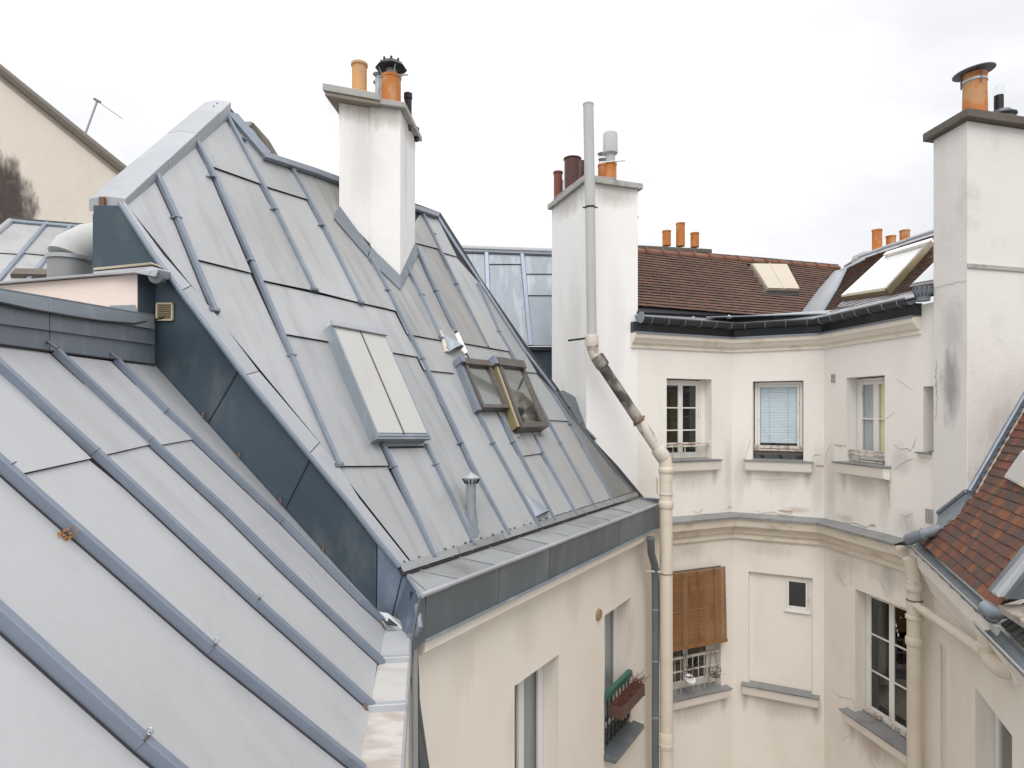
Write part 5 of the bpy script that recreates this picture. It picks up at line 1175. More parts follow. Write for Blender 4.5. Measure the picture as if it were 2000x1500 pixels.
q = MB(); q.prism([H2.px(x, y, -.1) for x, y in P2], H2.n*.1); h2 = q.build('roof', M['deck'], CH2)
tiles_joined(H2, P2, .12, .095, 'tile_field', 'tileH', h2, 4, holes=[])
# ridge tiles on the left slope
rt = [(1225, 488), (1634, 524)]; A_, B_ = H1.px(1225, 492, .0), H1.px(1636, 526, .0); n_ = 15
for k in range(n_):
    a, b = A_.lerp(B_, k/n_), A_.lerp(B_, (k+1.06)/n_); q = MB(); r0_ = .085+.006*(k % 2)
    q.tube([a+V((0, 0, .01)), b+V((0, 0, .012))], [r0_, r0_*.9], 12); q.tube([a+V((0, 0, .015)), a.lerp(b, .12)+V((0, 0, .015))], [r0_*1.25]*2, 12); q.build('ridge_tile', M['ridgetile'], h1, smooth=True)
# valley gutter
va = [H1.px(1552, 626, .03), H1.px(1598, 564, .03), H1.px(1632, 527, .05)]; vb_ = [H2.px(1597, 623, .05), H2.px(1632, 566, .05), H2.px(1650, 529, .06)]
q = MB(); q.loft([[va[k], vb_[k], vb_[k]-V((0, 0, .05)), va[k]-V((0, 0, .05))] for k in range(3)]); q.build('valley_zinc', M['verge'], CH2)
q = MB(); q.tube([p+V((.02, 0, .03)) for p in vb_], .035, 10); q.build('valley_roll', M['zincF'], CH2, smooth=True)
q = MB(); q.tube([H2.px(1640, 531, .05), H2.px(1668, 517, .05), H2.px(1690, 506, .05)], .05, 10); q.build('hip_roll', M['verge'], CH2, smooth=True)
# zinc ridge over the right slope
for a, b in (((1676, 508), (1722, 492)), ((1720, 492), (1768, 477)), ((1766, 477), (1852, 449))):
    q = MB(); pa, pb_ = H2.px(*a, .03), H2.px(*b, .03); q.prism([pa-H2.v*.17, pb_-H2.v*.17, pb_+H2.v*.05, pa+H2.v*.05], H2.n*.03); q.tube([pa+H2.v*.06+V((0, 0, .05)), pb_+H2.v*.06+V((0, 0, .05))], .05, 10); q.build('ridge_zinc', M['verge'], CH2, smooth=True)
q = MB(); q.box(H2.px(1684, 512, .0)+V((0, .1, .03)), .3, .2, .12, .3); q.build('ridge_end', M['cap'], CH2)
# tiny hatch skylight on the left slope
cA = [H1.uv(x, y) for x, y in ((1462, 522), (1530, 523), (1556, 574), (1494, 573))]
f1, in1 = curb(H1, cA, .10, CH2, 'skylight', 'soffit', 0, .02)
pane_quad(H1, cA, .10, .125, 'pane', 'sandpane', f1, .02, .49, .03, .97); pane_quad(H1, cA, .10, .127, 'pane', 'sandpane', f1, .51, 1, .03, .97); pane_quad(H1, cA, .10, .135, 'glazing_bar', 'pinepale', f1, .49, .51, 0, 1)
pane_quad(H1, cA, .0, .05, 'apron', 'deck', f1, -.05, 1.02, 1.0, 1.12)
# big open roof window on the right slope
cB = [H2.uv(x, y) for x, y in ((1736, 510), (1822, 486), (1741, 578), (1652, 590))]
f2, in2 = curb(H2, cB, .09, CH2, 'roof_window', 'pinepale', 0, .03)
pane_quad(H2, cB, .095, .11, 'pane', 'milkH', f2, .03, .97, .04, .97); pane_quad(H2, cB, .10, .18, 'top_cover', 'woodpaint', f2, -.02, 1.03, -.06, .03)
pane_quad(H2, cB, .05, .14, 'bottom_rail', 'pine', f2, 0, 1, .97, 1.03); pane_quad(H2, cB, .04, .17, 'side_rail', 'pine', f2, .985, 1.03, -.02, 1.03); pane_quad(H2, cB, .09, .15, 'side_rail', 'woodpaint', f2, -.03, .03, .03, 1.0)
pane_quad(H2, cB, .012, .05, 'apron', 'verge', f2, -.02, 1.02, 1.035, 1.16)
cC = [H2.uv(x, y) for x, y in ((1850, 500), (1900, 485), (1850, 556), (1784, 566))]
f3, in3 = curb(H2, cC, .08, CH2, 'roof_window', 'woodpaint', 0, .03); pane_quad(H2, cC, .085, .10, 'pane', 'milkH', f3, .03, .97, .04, .97)
pane_quad(H2, cC, .03, .09, 'bottom_rail', 'velux', f3, 0, 1, .98, 1.06)
q = MB(); c = H2.px(1803, 588, .0); q.lathe(c+V((0, 0, 0)), [(.09, 0), (.09, .06), (.13, .13), (.14, .2), (.10, .2), (.09, .1)], 18); q.build('vent_cap', M['ridgeblue'], CH2, smooth=True)
q = MB()
for j in range(14): a_ = 2*math.pi*j/14; q.tube([c+V((math.cos(a_)*.095, math.sin(a_)*.095, .06)), c+V((math.cos(a_)*.14, math.sin(a_)*.14, .19))], .007, 5)
q.build('vent_cage', M['black'], CH2)
# zinc strip between tiles and gutter
pw = [V((*p, 0)) for p in miter(pathG, .10)]; q = MB(); sweep(q, pathG, [(.10, 1.70), (.10, 1.72), (-.25, 1.90), (-.25, 1.86)]); q.build('eave_zinc', M['verge'], CH2)
q = MB(); q.prism([V((S[1].x-.6, S[1].y-.3, 1.80)), V((S[2].x+.2, S[2].y+.0, 1.80)), V((6.3, 13.2, 1.84)), V((4.5, 12.9, 1.84))], (0, 0, .02)); q.build('eave_zinc', M['zincF'], CH2)
q = MB(); rr = random.Random(8)
for x in (1352, 1424, 1516):
    p = at(x, 619, 12.2); q.lathe(p, [(.05, -.03), (.05, .0), (.001, .04)], 8)
q.build('mortar_lump', M['white'], CH2)
# body behind
q = MB(); q.prism([V((2.6, 12.4, 1.5)), V((4.3, 13.0, 1.5)), V((6.1, 12.2, 1.5)), V((6.6, 9.4, 1.5)), V((12, 9.4, 1.5)), V((12, 18, 1.5)), V((2, 18, 1.5))], (0, 0, -14.5)); q.build('house_core', M['deck'], CH2)
# ---- chimneys behind the roofs with small pots
def small_pot(x, y0, yt, Y, r, par): p = at(x, y0, Y); return pot(p, r, (y0-yt)/FP*Y, 'terra', par, lip=.006)
q = MB(); a, b = at(1225, 484, 17.0), at(1382, 491, 17.0); q.prism([V((a.x, 17, a.z)), V((b.x, 17, a.z-.06)), V((b.x, 17, 1)), V((a.x, 17, 1))], (0, .8, 0)); cb2 = q.build('chimney', M['greywall'], CH2)
q = MB(); q.prism([at(1220, 477, 16.9), at(1391, 486, 16.9), at(1391, 494, 16.9), at(1220, 486, 16.9)], (0, 1.0, 0)); q.build('chimney_cap', M['capdark'], cb2, bevel=.02)
for x, y0, yt, r in ((1302, 480, 451, .115), (1329, 481, 436, .12), (1357, 483, 455, .115)): small_pot(x, y0, yt, 17.3, r, cb2)
small_pot(1237, 476, 428, 17.3, .07, cb2); p = at(1238, 425, 17.3); disc_cowl(p, .13, cb2, 'rust', 0, 3, .06, .006, .06)
q = MB(); a = at(1690, 490, 15.5); b = at(1790, 490, 15.5); q.prism([V((a.x, 15.5, a.z)), V((b.x, 15.5, a.z)), V((b.x, 15.5, 1)), V((a.x, 15.5, 1))], (0, .6, 0)); cb3 = q.build('chimney', M['greywall'], CH2)
for x, y0, yt, r in ((1713, 495, 449, .115), (1740, 490, 461, .11), (1767, 488, 450, .115)): small_pot(x, y0, yt, 15.8, r, cb3)

# ---- the tall white chimney stack at the left corner
F0, F1, F2 = V((1.30, 11.2)), V((2.275, 11.572)), V((.79, 12.67))
sq = [F0, F1, F1+(F2-F0), F2]
q = MB(); stack(q, sq, -13, 4.02); wch = q.build('chimney', M['white'], CH2, bevel=.002)
q = MB(); stack(q, offpoly(sq, .07), 4.02, 4.12); q.build('chimney_cap', M['cap'], wch, bevel=.008)
q = MB(); a = V((F0.x, F0.y, 4.02)).lerp(V((F1.x, F1.y, 4.02)), .25); q.prism([V((F0.x-.03, F0.y-.05, 4.125)), V((F0.x+.55, F0.y+.13, 4.125)), V((F0.x+.3, F0.y+1.2, 4.125)), V((F0.x-.5, F0.y+1.2, 4.125))], (0, 0, .02)); q.build('cap_screed', M['cap'], wch)
zc = 4.1
for pl_, cx_, w_ in ((wallpl(F0, F1-F0), .5, .55), (wallpl(F2, F0-F2), .9, .9)):
    stain_patch(pl_, cx_, w_, .3, 'drip', wch, .28, 6, z=3.9, stretch=.2, h=.004); stain_patch(pl_, cx_*1.2, w_*.4, 1.6, 'drip', wch, .06, 5, z=1.4, stretch=.15, h=.006)
def onp(x, Y, zt_y): p = at(x, zt_y, Y); return V((p.x, p.y, zc)), p.z-zc
c, h_ = onp(1090, 12.6, 336); pot(c, .085, h_, 'redpot', wch); 
c, h_ = onp(1096, 12.9, 352); q = MB(); q.lathe(c, [(.05, 0), (.05, h_)], 12); q.build('flue_pipe', M['steel'], wch, smooth=True)
c, h_ = onp(1118, 12.2, 312); q = MB(); q.lathe(c, [(.155, 0), (.155, h_), (.172, h_), (.172, h_+.02), (.12, h_+.02), (.12, h_-.1)], 24); q.build('flue_pipe', M['brownpipe'], wch, smooth=True)
c, h_ = onp(1136, 12.6, 318); q = MB(); q.lathe(c, [(.13, 0), (.13, h_), (.145, h_), (.10, h_)], 24); q.build('flue_pipe', M['brownpipe'], wch, smooth=True)
c, h_ = onp(1192, 11.75, 320); pot(c, .115, h_, 'terra', wch, lip=.005)
q = MB(); zt_ = zc+h_; q.lathe(c, [(.085, h_-.02), (.085, h_+.17), (.125, h_+.18), (.135, h_+.19), (.13, h_+.54), (.12, h_+.56), (.08, h_+.56)], 24); q.build('cowl', M['flue'], wch, smooth=True)
q = MB(); q.tube([V((c.x-.12, c.y-.1, zt_-.01)), V((c.x+.24, c.y-.16, zt_+.0))], .012, 8); q.build('cowl_strap', M['steel'], wch)
c, h_ = onp(1178, 12.3, 322); pot(c, .10, h_, 'terra', wch, lip=.005)
for y, r in ((301, .10), (312, .085)): disc_cowl(at(1177, y, 12.3), r, wch, 'steel', 0, 3, .1, .006, .06)
# painted strip where the white wall turns into the cream front is the wall corner itself

# ================================================================== drain and flue pipes
FPp = thing('flue_and_downpipe', 'tall grey flue on the white chimney elbowing into a mossy diagonal and cream downpipe', 'drainpipe', at(1300, 1500, 10.9))
Yp = 10.9
a, b = at(1149, 203, Yp), at(1156, 660, Yp)
q = MB(); mid_ = at(1152.5, 405, Yp); q.lathe(a, [(.001, 0), (.001, 0)], 8) if False else None
q.tube([a, mid_], .088, 24); q.tube([a+V((0, 0, -.0)), a+V((0, 0, -.02))], .093, 24); q.build('flue_pipe', M['flue'], FPp, smooth=True)
q = MB(); q.tube([mid_, b], .083, 24); q.build('flue_pipe', M['flue'], FPp, smooth=True)
def ringband(p, t, r, l, name, m, par=FPp):
    q = MB(); t = V(t).normalized(); q.tube([p-t*l/2, p-t*l*.35, p+t*l*.35, p+t*l/2], [r*.93, r, r, r*.93], 24); return q.build(name, M[m], par, smooth=True)
ringband(mid_, b-a, .094, .03, 'pipe_clamp', 'black')
q = MB(); q.tube([mid_+V((-.13, .0, 0)), mid_+V((.13, 0, 0))], .012, 8); q.build('clamp_bolt', M['black'], FPp)
ringband(at(1156, 666, Yp), b-a, .115, .2, 'pipe_socket', 'pipepeel')
e1_, e2_ = at(1157, 680, Yp), at(1172, 708, Yp); d0, d1, d2 = at(1172, 708, Yp), at(1248, 822, Yp), at(1290, 884, Yp)
q = MB(); q.tube([at(1156, 670, Yp), e1_, at(1163, 696, Yp), e2_, at(1176, 714, Yp)], .098, 24); q.build('elbow', M['pipepeel'], FPp, smooth=True)
ringband(at(1172, 706, Yp), d1-d0, .118, .22, 'pipe_socket', 'pipedirty')
q = MB(); q.tube([d0, d1], .092, 24); q.build('diagonal_pipe', M['pipedirty'], FPp, smooth=True)
ringband(at(1248, 823, Yp), d1-d0, .105, .05, 'pipe_clamp', 'rust')
q = MB(); q.tube([at(1238, 832, Yp), at(1259, 812, Yp)], .014, 8); q.build('clamp_bolt', M['rust'], FPp)
q = MB(); q.tube([d1, d2], .098, 24); q.build('diagonal_pipe', M['pipepeel'], FPp, smooth=True)
ringband(at(1291, 886, Yp), d2-d1, .125, .22, 'pipe_socket', 'pipepeel')
v0 = at(1300, 905, Yp)
q = MB(); q.tube([at(1290, 884, Yp), at(1298, 896, Yp), v0, at(1301, 940, Yp)], .112, 24); q.build('elbow', M['pipecream'], FPp, smooth=True)
v1 = at(1302, 1450, Yp); v2 = V((v1.x, v1.y, -13))
q = MB(); q.tube([at(1300.5, 930, Yp), v1], .108, 24); q.build('downpipe', M['pipecream'], FPp, smooth=True)
q = MB(); q.tube([v1, v2], .108, 24); q.build('downpipe', M['pipecream'], FPp, smooth=True)
for y, r, l, m in ((918, .128, .10, 'pipecream'), (965, .118, .03, 'pipepeel'), (985, .126, .13, 'pipecream'), (1120, .112, .02, 'rust'), (1445, .128, .26, 'pipecream'), (1452, .133, .04, 'pipecream')): ringband(at(1301, y, Yp), (0, 0, 1), r, l, 'pipe_collar', m)
q = MB(); q.box(at(1288, 950, Yp)+V((0, .05, 0)), .06, .1, .28); q.build('inspection_lug', M['pipecream'], FPp, bevel=.01)
q = MB(); q.tube([at(1110, 665, 11.15), at(1142, 661, 10.98)], .018, 8); q.build('wall_bracket', M['black'], FPp)
q = MB(); q.tube([at(1262, 1115, 10.85), at(1300, 1118, 10.9)], .018, 8); q.build('wall_bracket', M['pipecream'], FPp)
DP = thing('dark_downpipe', 'thin dark zinc downpipe in the corner beside the cream downpipe', 'drainpipe', at(1279, 1500, 10.95))
q = MB(); q.tube([at(1271, 1050, 10.6), at(1272, 1080, 10.7), at(1279, 1105, 10.9), at(1280, 1140, 10.95), V((*at(1280, 1140, 10.95).xy, -13))], .062, 18); q.build('pipe', M['fascia'], DP, smooth=True)
for y in (1112, 1190, 1290, 1400): ringband(at(1280, y, 10.95), (0, 0, 1), .07, .03, 'collar', 'zincF', DP)
# planter on the facade window
PLt = thing('window_planter', 'brown window box with dead brown plants on a green rail', 'planter', WA.P((w2[0]+w2[1])/2, -4.2, .1))
g0, g1 = WA.px(1186, 1378, .02), WA.px(1222, 1330, .02); g0 = WA.P(w2[0], WA.uv(1184, 1376, .02)[1], .02); g1 = WA.P(w2[1], g0.z, .02)
zg = WA.uv(1200, 1352, .05)[1]
q = MB(); q.pbox(WA, w2[0]+.0, w2[1]+.0, zg-.06, zg+.04, -.06, .02); gr_ = q.build('rail', M['green'], PLt, bevel=.008)
q = MB(); 
for k in range(8): s = w2[0]+.06+k*(w2[1]-w2[0]-.12)/7; q.pbox(WA, s, s+.015, w2z[0]+.04, zg-.06, -.04, -.025)
for z in (w2z[0]+.1, w2z[0]+.3): q.pbox(WA, w2[0]+.01, w2[1]-.01, z, z+.015, -.04, -.02)
for k in range(5):
    s = w2[0]+.1+k*(w2[1]-w2[0]-.2)/4; c = WA.P(s, w2z[0]+.2, -.015); q.tube([c+WA.u*(.07*math.cos(j*.6))+V((0, 0, .07*math.sin(j*.6))) for j in range(11)], .006, 5)
q.build('wrought_grille', M['black'], PLt)
s0_, s1_ = w2[0]+.16, w2[1]-.03; zb_ = zg-.34; 
q = MB(); h0_, h1_ = .03, .24
q.loft([[WA.P(s, zb_, h0_+.02), WA.P(s, zb_, h1_-.02), WA.P(s, zb_+.2, h1_), WA.P(s, zb_+.2, h1_-.015), WA.P(s, zb_+.17, h1_-.02), WA.P(s, zb_+.17, h0_+.02), WA.P(s, zb_+.2, h0_+.015), WA.P(s, zb_+.2, h0_)] for s in (s0_, s1_)])
q.build('box', M['planter'], PLt, bevel=.004)
q = MB()
for s in (s0_-.002, s1_+.002): q = MB(); q.pbox(WA, s-.006, s+.006, zb_+.01, zb_+.2, h0_, h1_); q.build('box_end', M['planter'], PLt)
q = MB(); rr = random.Random(4)
for k in range(260):
    s = rr.uniform(s0_, s1_); p = WA.P(s, zb_+.17, rr.uniform(.06, .2)); t_ = (s-s0_)/(s1_-s0_); L_ = rr.uniform(.05, .12)+.2*t_*rr.random()
    d = V((rr.gauss(0, .5), rr.gauss(0, .5), 1)).normalized()*L_+WA.n*.05*t_; q.tube([p, p+d*.6+V((rr.gauss(0, .01), 0, 0)), p+d+V((rr.gauss(0, .02), rr.gauss(0, .02), -.01))], .0035, 4)
q.build('dead_plant', M['twig'], PLt)

# ================================================================== right-hand house: red tiles, big grey chimney
RH = thing('red_tiled_house', 'right-hand house with red-brown flat tiles, dark gutter and a tall grey-white chimney', 'house', WG.P(2, -13, -.5))
rg0, rg1 = WG.uv(1905, 1342)[0], WG.uv(1977, 1445)[0]; zg1 = WG.uv(1905, 1342)[1]
gl_ = WG.uv(1800, 1300)[0]; 
pn = [WG.uv(1806, 1230)[0], WG.uv(1848, 1285)[0], WG.uv(1820, 1400)[1]-1.5, WG.uv(1806, 1215)[1]]
q = MB(); wall_open(q, WG, -.05, 5.6, -13, -2.03, [(rg0, rg1, -6.5, zg1), (pn[0], pn[1], -9, pn[3])]); q.build('wall', M['cream'], RH)
wq_ = casement(WG, rg0+.02, rg1-.02, -6.5, zg1-.03, -.18, RH, rows=1, fm='pvc', gm='glass', room='roomdim')
q = MB(); q.pbox(WG, pn[0]+.001, pn[1]-.001, -9, pn[3]-.001, -.3, -.11); q.build('blocked_opening', M['cream'], RH)
q = MB(); crack(q, WG, [(1836, 1300), (1838, 1360), (1842, 1440), (1842, 1560)], .02, -.108, 5); crack(q, WG, [(1812, 1320), (1808, 1360), (1804, 1400)], .02, .002, 6); q.build('crack', M['crack'], RH)['kind'] = 'stuff'
q = MB(); q.loft([[WG.P(s, z, h) for h, z in ((-.001, -2.56), (.05, -2.56), (.06, -2.50), (.16, -2.30), (.19, -2.24), (.20, -2.04), (-.001, -2.04))] for s in (-.05, 4.0)]); q.build('cornice', M['creamB'], RH, bevel=.004)
# gutter along the eave
gpr = [(.20+.075*math.cos(a_), -1.96+.075*math.sin(a_)) for a_ in [math.pi*(1+k/8) for k in range(9)]]
gpr2 = [(.20+.066*math.cos(a_), -1.955+.066*math.sin(a_)) for a_ in [math.pi*(2-k/8) for k in range(9)]]
q = MB(); q.loft([[WG.P(s, z, h) for h, z in gpr+gpr2] for s in (-.05, 3.9)]); q.build('gutter', M['fascia'], RH, smooth=True)
q = MB(); q.tube([WG.P(-.05, -1.95, .28), WG.P(3.9, -1.95, .28)], .011, 8); q.build('gutter_bead', M['verge'], RH, smooth=True)
for k in range(8):
    s = .3+k*.47; q = MB(); q.tube([WG.P(s, -1.96+.08*math.sin(a_), .20+.08*math.cos(a_)) for a_ in [math.pi*(1+j/8) for j in range(9)]], .006, 6); q.build('gutter_strap', M['steel'], RH, smooth=True)
GT = Pl(WG.P(0, -1.93, .10), uG, (kG.x*-1*-1*cG, kG.y*cG, sG)) if False else None
kk = -WG.n
GT = Pl(WG.P(0, -1.92, .12), uG, (kk.x*cG, kk.y*cG, sG))
GP_ = [(1800, 1062), (1850, 1008), (1893, 952), (2060, 700), (2200, 760), (2200, 1130), (2030, 1160), (1948, 1184), (1900, 1140)]
gpoly = [GT.uv(*p) for p in GP_]
q = MB(); q.prism([GT.px(x, y, -.1) for x, y in GP_], GT.n*.1); gr = q.build('roof', M['deck'], RH)
tw, te = .165, .115
me = MB(); P0 = Pl((0, 0, 0), (1, 0, 0), (0, 1, 0)); me.prism([V((.0015, 0, .022)), V((tw-.0015, 0, .022)), V((tw-.0015, te*1.8, .002)), V((.0015, te*1.8, .002))], (0, 0, .013))
pm_ = me.build('tile', M['tile'], None, shift=False); tme = pm_.data; bpy.data.objects.remove(pm_)
rr = random.Random(12); cnt = 0; k = 0; v = 0.0
basis = Matrix((GT.u, GT.v, GT.n)).transposed().to_4x4()
stuffq = MB(); lastv = {}
while v < max(p[1] for p in gpoly):
    u = -.3+(tw/2 if k % 2 else 0)+rr.uniform(-.01, .01)
    while u < max(p[0] for p in gpoly):
        if pip((u+tw/2, v+te*.5), gpoly) and v < 2.6:
            p = GT.P(u, v+rr.uniform(-.004, .004), rr.uniform(0, .004)); pr = (p.x/p.y*FP+CXP, HYP-p.z/p.y*FP)
            if pr[0] < 2060 and cnt < 298:
                mtx = Matrix.Translation(p) @ basis @ Matrix.Rotation(rr.uniform(-.012, .012), 4, 'Z'); group_mesh('roof_tile', tme, mtx, gr); cnt += 1
            else:
                n0 = len(stuffq.f); stuffq.prism([GT.P(u+.0015, v, .022), GT.P(u+tw-.0015, v, .022), GT.P(u+tw-.0015, v+te*1.8, .002), GT.P(u+.0015, v+te*1.8, .002)], GT.n*.013)
        u += tw
    v += te; k += 1
if stuffq.f:
    o = stuffq.build('tile_field', M['tile'], gr); o['kind'] = 'stuff'
# rake flashings against the chimney
def zG(x, y): return GT.o.z-(GT.n.x*(x-GT.o.x)+GT.n.y*(y-GT.o.y))/GT.n.z
q = MB(); q.prism([GT.px(x, y, .03) for x, y in ((1818, 1052), (1852, 1004), (1872, 990), (1842, 1034))], GT.n*.03); q.build('rake_flashing', M['zincF'], RH, bevel=.006)
q = MB(); q.tube([at(1775, 1054, 9.3), at(1795, 1046, 9.1), at(1822, 1038, 8.95), at(1838, 1030, 8.9)], [.085, .08, .075, .05], 16); q.build('zinc_elbow', M['zincF'], RH, smooth=True)
q = MB(); q.tube([at(1803, 1046, 9.05), at(1806, 1044, 9.03)], .088, 16); q.build('elbow_band', M['ridgeblue'], RH, smooth=True)
# big chimney
c0_ = V((6.12, 8.6)); dF = V((.966, .259)).normalized(); dS = V((-.087, .996)).normalized()
cq4 = [c0_, c0_+dF*1.9, c0_+dF*1.9+dS*.62, c0_+dS*.62]
q = MB(); stack(q, cq4, -3.2, 3.92); bch = q.build('chimney', M['greywall'], RH, bevel=.012)
q = MB(); stack(q, offpoly(cq4, .10), 3.92, 4.04); q.build('chimney_cap', M['capdark'], bch, bevel=.014)
CF = wallpl((c0_.x, c0_.y), V((dF.x, dF.y, 0)))
z_ = CF.uv(1940, 523)[1]; q = MB(); q.pbox(CF, -.01, 1.9, z_-.03, z_+.03, 0, .02); q.build('strap', M['cap'], bch, bevel=.003)
p = at(1904, 218, 8.95); p.z = 4.04; hh_ = (HYP-146)/FP*8.95-4.04; pot(p, .155, hh_, 'terra', bch, lip=.004, taper=.93)
dc = at(1902, 142, 8.95); disc_cowl(dc, .255, bch, 'fascia', -.12, 3, .2, .012, .145, .05)
ringband(V((p.x, p.y, (HYP-160)/FP*8.95)), (0, 0, 1), .152, .045, 'pot_band', 'steel', bch)
p = at(1955, 220, 9.0); p.z = 4.04
q = MB(); q.lathe(p, [(.14, 0), (.15, .10), (.19, .12), (.19, .135), (.14, .15), (.12, .19), (.001, .2)], 24); q.build('vent_base', M['fascia'], bch, smooth=True)
q = MB(); q.lathe(p+V((-.03, 0, .19)), [(.058, 0), (.058, .22), (.001, .22)], 20); q.build('vent_pipe', M['black'], bch, smooth=True)
q = MB(); q.lathe(p+V((-.03, 0, .40)), [(.055, 0), (.075, .05), (.075, .10), (.05, .145), (.001, .16)], 20); q.build('vent_dome', M['clear'], bch, smooth=True)
# rake flashing where the tiles meet the chimney
for a2, b2, nrm_ in ((c0_+dS*.5, c0_, V((-dS.y, dS.x)).normalized()), (c0_, c0_+dF*1.9, V((dF.y, -dF.x)))):
    if nrm_.dot(V((-1, -1))) < 0: nrm_ = -nrm_
    n3 = V((nrm_.x, nrm_.y, 0)); A3, B3 = V((a2.x, a2.y, zG(a2.x, a2.y))), V((b2.x, b2.y, zG(b2.x, b2.y)))
    q = MB(); q.loft([[p+n3*.004+V((0, 0, .02)), p+n3*.12+V((0, 0, zG(p.x+n3.x*.12, p.y+n3.y*.12)-p.z+.055)), p+n3*.12+V((0, 0, zG(p.x+n3.x*.12, p.y+n3.y*.12)-p.z+.065)), p+n3*.03+V((0, 0, .09)), p+n3*.024+V((0, 0, .21)), p+n3*.004+V((0, 0, .22))] for p in (A3, B3)])
    q.build('rake_flashing', M['zincF'], RH, bevel=.004)
    q = MB(); q.tube([A3+n3*.022+V((0, 0, .20)), B3+n3*.022+V((0, 0, .20))], .03, 10); q.build('rake_roll', M['batten'], RH, smooth=True)
    q = MB(); nn_ = 16
    for k2 in range(nn_):
        p = A3.lerp(B3, (k2+.5)/nn_)+n3*.135; p.z = zG(p.x, p.y)+.045; d_ = (B3-A3)/nn_*.5; w_ = n3*(.022+rr.uniform(-.008, .008))
        q.prism([p-d_-w_, p+d_-w_, p+d_*.9+w_*rr.uniform(.6, 1.3), p-d_*.9+w_*rr.uniform(.6, 1.3)], (0, 0, .016))
    q.build('mortar_fillet', M['stone'], RH)['kind'] = 'stuff'
# plaster stains and ragged corner on the chimney
CS = wallpl((c0_+dS*.62).to_tuple(), -V((dS.x, dS.y, 0)))
q = MB(); crack(q, CS, [(1830, 700), (1828, 740), (1830, 780), (1828, 820)], .03, .002, 31); crack(q, CS, [(1830, 562), (1850, 556), (1888, 548)], .006, .002, 3); q.build('crack', M['crack'], bch)['kind'] = 'stuff'
stain_patch(CS, (1857, 755), .2, .62, 'drip2', bch, .4, 9, stretch=.25, h=.004); stain_patch(CF, (1960, 900), .45, .9, 'drip2', bch, .2, 6, h=.004); stain_patch(CF, (1915, 960), .3, .5, 'rawplaster', bch, .3, 9, h=.006); stain_patch(CS, (1860, 640), .25, .5, 'drip2', bch, .15, 6, h=.006)
# ochre strip of light wall right behind (gap between front and chimney)
# downpipe with branch on the right
RP = thing('branched_downpipe', 'cream downpipe with a slanting branch pipe in the right-hand courtyard corner', 'drainpipe', at(1786, 1500, 9.45))
Y2 = 9.4; a, b = at(1782, 1095, Y2), at(1787, 1500, Y2)
q = MB(); q.tube([at(1778, 1090, Y2), at(1782, 1110, Y2), at(1786, 1140, Y2), V((*at(1786, 1140, Y2).xy, -13))], .098, 20); q.build('downpipe', M['pipecream'], RP, smooth=True)
for y, r, l, m in ((1138, .115, .06, 'pipepeel'), (1148, .118, .1, 'pipecream'), (1172, .108, .02, 'rust'), (1205, .118, .06, 'pipecream'), (1252, .118, .12, 'pipecream')): ringband(at(1786, y, Y2), (0, 0, 1), r, l, 'pipe_collar', m, RP)
pe = WG.px(1935, 1285, .12)
q = MB(); q.tube([at(1788, 1182, Y2-.05), at(1800, 1190, Y2-.2), WG.px(1925, 1276, .12)], .062, 16); q.build('branch_pipe', M['pipecream'], RP, smooth=True)
g_ = WG.px(1925, 1276, .12); q = MB(); q.tube([WG.px(1928, 1232, .16), WG.px(1928, 1262, .15), WG.px(1934, 1288, .14), WG.px(1956, 1307, .10), WG.px(1980, 1312, .02)], .085, 18); q.build('branch_elbow', M['pipecream'], RP, smooth=True)
ringband(WG.px(1928, 1262, .15), (0, 0, 1), .094, .05, 'pipe_collar', 'pipecream', RP)

# ---- lower right corner: second eave, ledge and dormer edge
LE = thing('low_dormer_roof', 'broken corner roof with a stone ledge, mossy slates and a pale zinc verge at the right edge', 'roof', WG.P(3.6, -2.6, 0))
g0_, g1_ = WG.px(1908, 1216, .34), WG.px(1990, 1300, .34); t_ = (g1_-g0_).normalized(); t_.z *= .0; t_.normalize()
zl = g0_.z
s0_, z0_ = WG.uv(1908, 1216, .3)
for nm_, prof, m in (('gutter', [(.24+.085*math.cos(a_), z0_+.085*math.sin(a_)) for a_ in [math.pi*(1+k/8) for k in range(9)]]+[(.24+.074*math.cos(a_), z0_+.005+.074*math.sin(a_)) for a_ in [math.pi*(2-k/8) for k in range(9)]], 'fascia'),):
    q = MB(); q.loft([[WG.P(s, z, h) for h, z in prof] for s in (s0_, s0_+2.4)]); q.build(nm_, M[m], LE, smooth=True)
q = MB(); q.tube([WG.P(s0_, z0_+.01, .33), WG.P(s0_+2.4, z0_+.01, .33)], .011, 8); q.build('gutter_bead', M['verge'], LE, smooth=True)
q = MB(); q.pbox(WG, s0_+.1, s0_+2.4, z0_-.22, z0_-.06, .0, .16); q.build('eave_board', M['cream'], LE, bevel=.01)
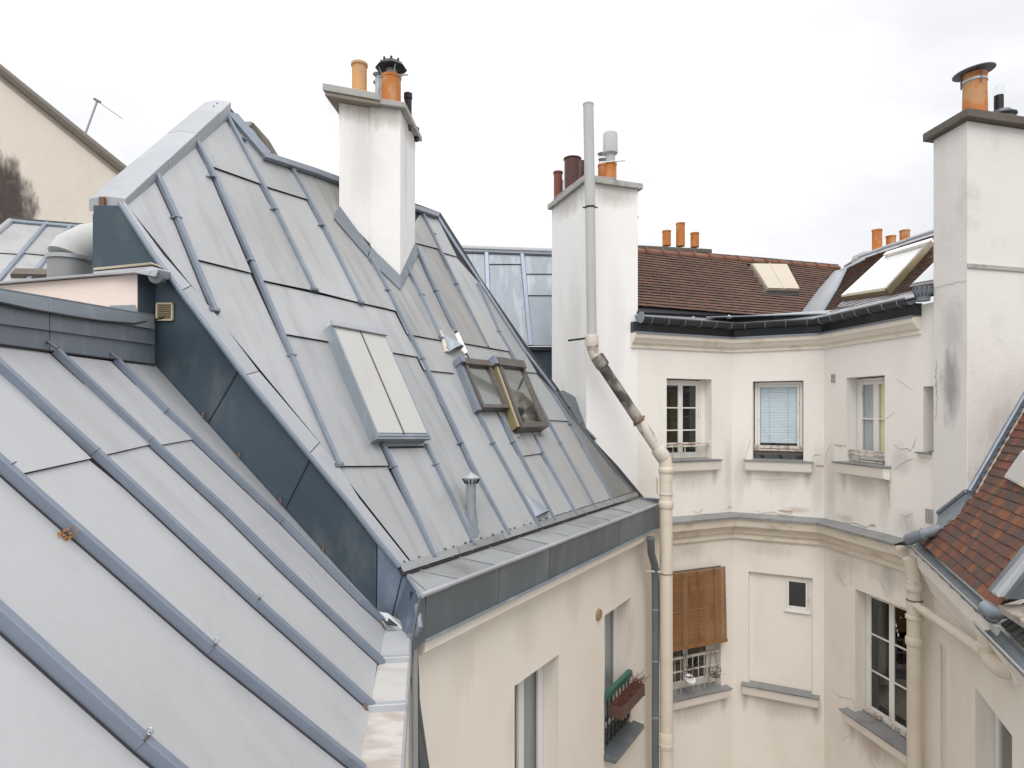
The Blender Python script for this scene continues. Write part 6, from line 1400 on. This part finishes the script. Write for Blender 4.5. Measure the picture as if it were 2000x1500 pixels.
for k in range(14):
    q = MB(); s = s0_+.12+.13*k; q.prism([WG.P(s, z0_+.02, .14), WG.P(s+.125, z0_+.03, .14), WG.P(s+.125, z0_+.34, -.22), WG.P(s, z0_+.33, -.22)], V((0, 0, .02+rr.uniform(0, .012)))); q.build('slate', M['slate'], LE)
    q = MB(); q.prism([WG.P(s-.06, z0_+.16, .02), WG.P(s+.065, z0_+.16, .02), WG.P(s+.065, z0_+.5, -.36), WG.P(s-.06, z0_+.5, -.36)], V((0, 0, .02+rr.uniform(0, .012)))); q.build('slate', M['slate'], LE)
q = MB(); zz_ = WG.uv(1952, 1178, 0)[1]
st_ = [WG.px(1948, 1178, -.10), WG.px(2060, 1176, -.7), WG.px(2120, 1250, -.3), WG.px(2010, 1228, .0)]
q.prism([at(1948, 1180, 6.0), at(2080, 1178, 5.6), at(2110, 1260, 5.0), at(1998, 1212, 5.55)], (0, 0, -.07)); q.build('ledge', M['stone'], LE, bevel=.012)
q = MB(); q.tube([at(1922, 1185, 6.15), at(1940, 1196, 6.05), at(1966, 1200, 5.95)], [.07, .075, .04], 16); q.build('gutter_outlet', M['zincF'], LE, smooth=True)
q = MB(); q.prism([at(x, y, Y) for x, y, Y in ((1944, 1160, 5.75), (1950, 1167, 5.72), (1962, 1166, 5.7), (2040, 1066, 5.6), (2040, 1046, 5.65))], (.01, .07, .0)); q.build('verge_flashing', M['verge'], LE, bevel=.006)
q = MB(); q.prism([at(x, y, Y) for x, y, Y in ((1966, 1170, 5.8), (2060, 1172, 5.7), (2060, 1060, 5.7), (2035, 1084, 5.74))], (.05, .3, 0)); q.build('dormer_cheek', M['fascia'], LE)
# skylight corner on the red tiles at the far right
cR = [GT.uv(x, y) for x, y in ((2010, 885), (2100, 930), (2060, 985), (1973, 938))]
f4, in4_ = curb(GT, cR, .07, RH, 'skylight', 'woodpaint', 0, .03); pane_quad(GT, cR, .075, .09, 'pane', 'milk', f4, .03, .97, .05, .95); pane_quad(GT, cR, .08, .105, 'glazing_bar', 'pinepale', f4, .48, .52, .0, 1.)

# ================================================================== ground
q = MB(); q.prism([V((-600, -600, -13.0)), V((600, -600, -13.0)), V((600, 600, -13.0)), V((-600, 600, -13.0))], (0, 0, -.5)); g = q.build('ground', M['ground']); g['kind'] = 'structure'
scn.render.engine = 'CYCLES'
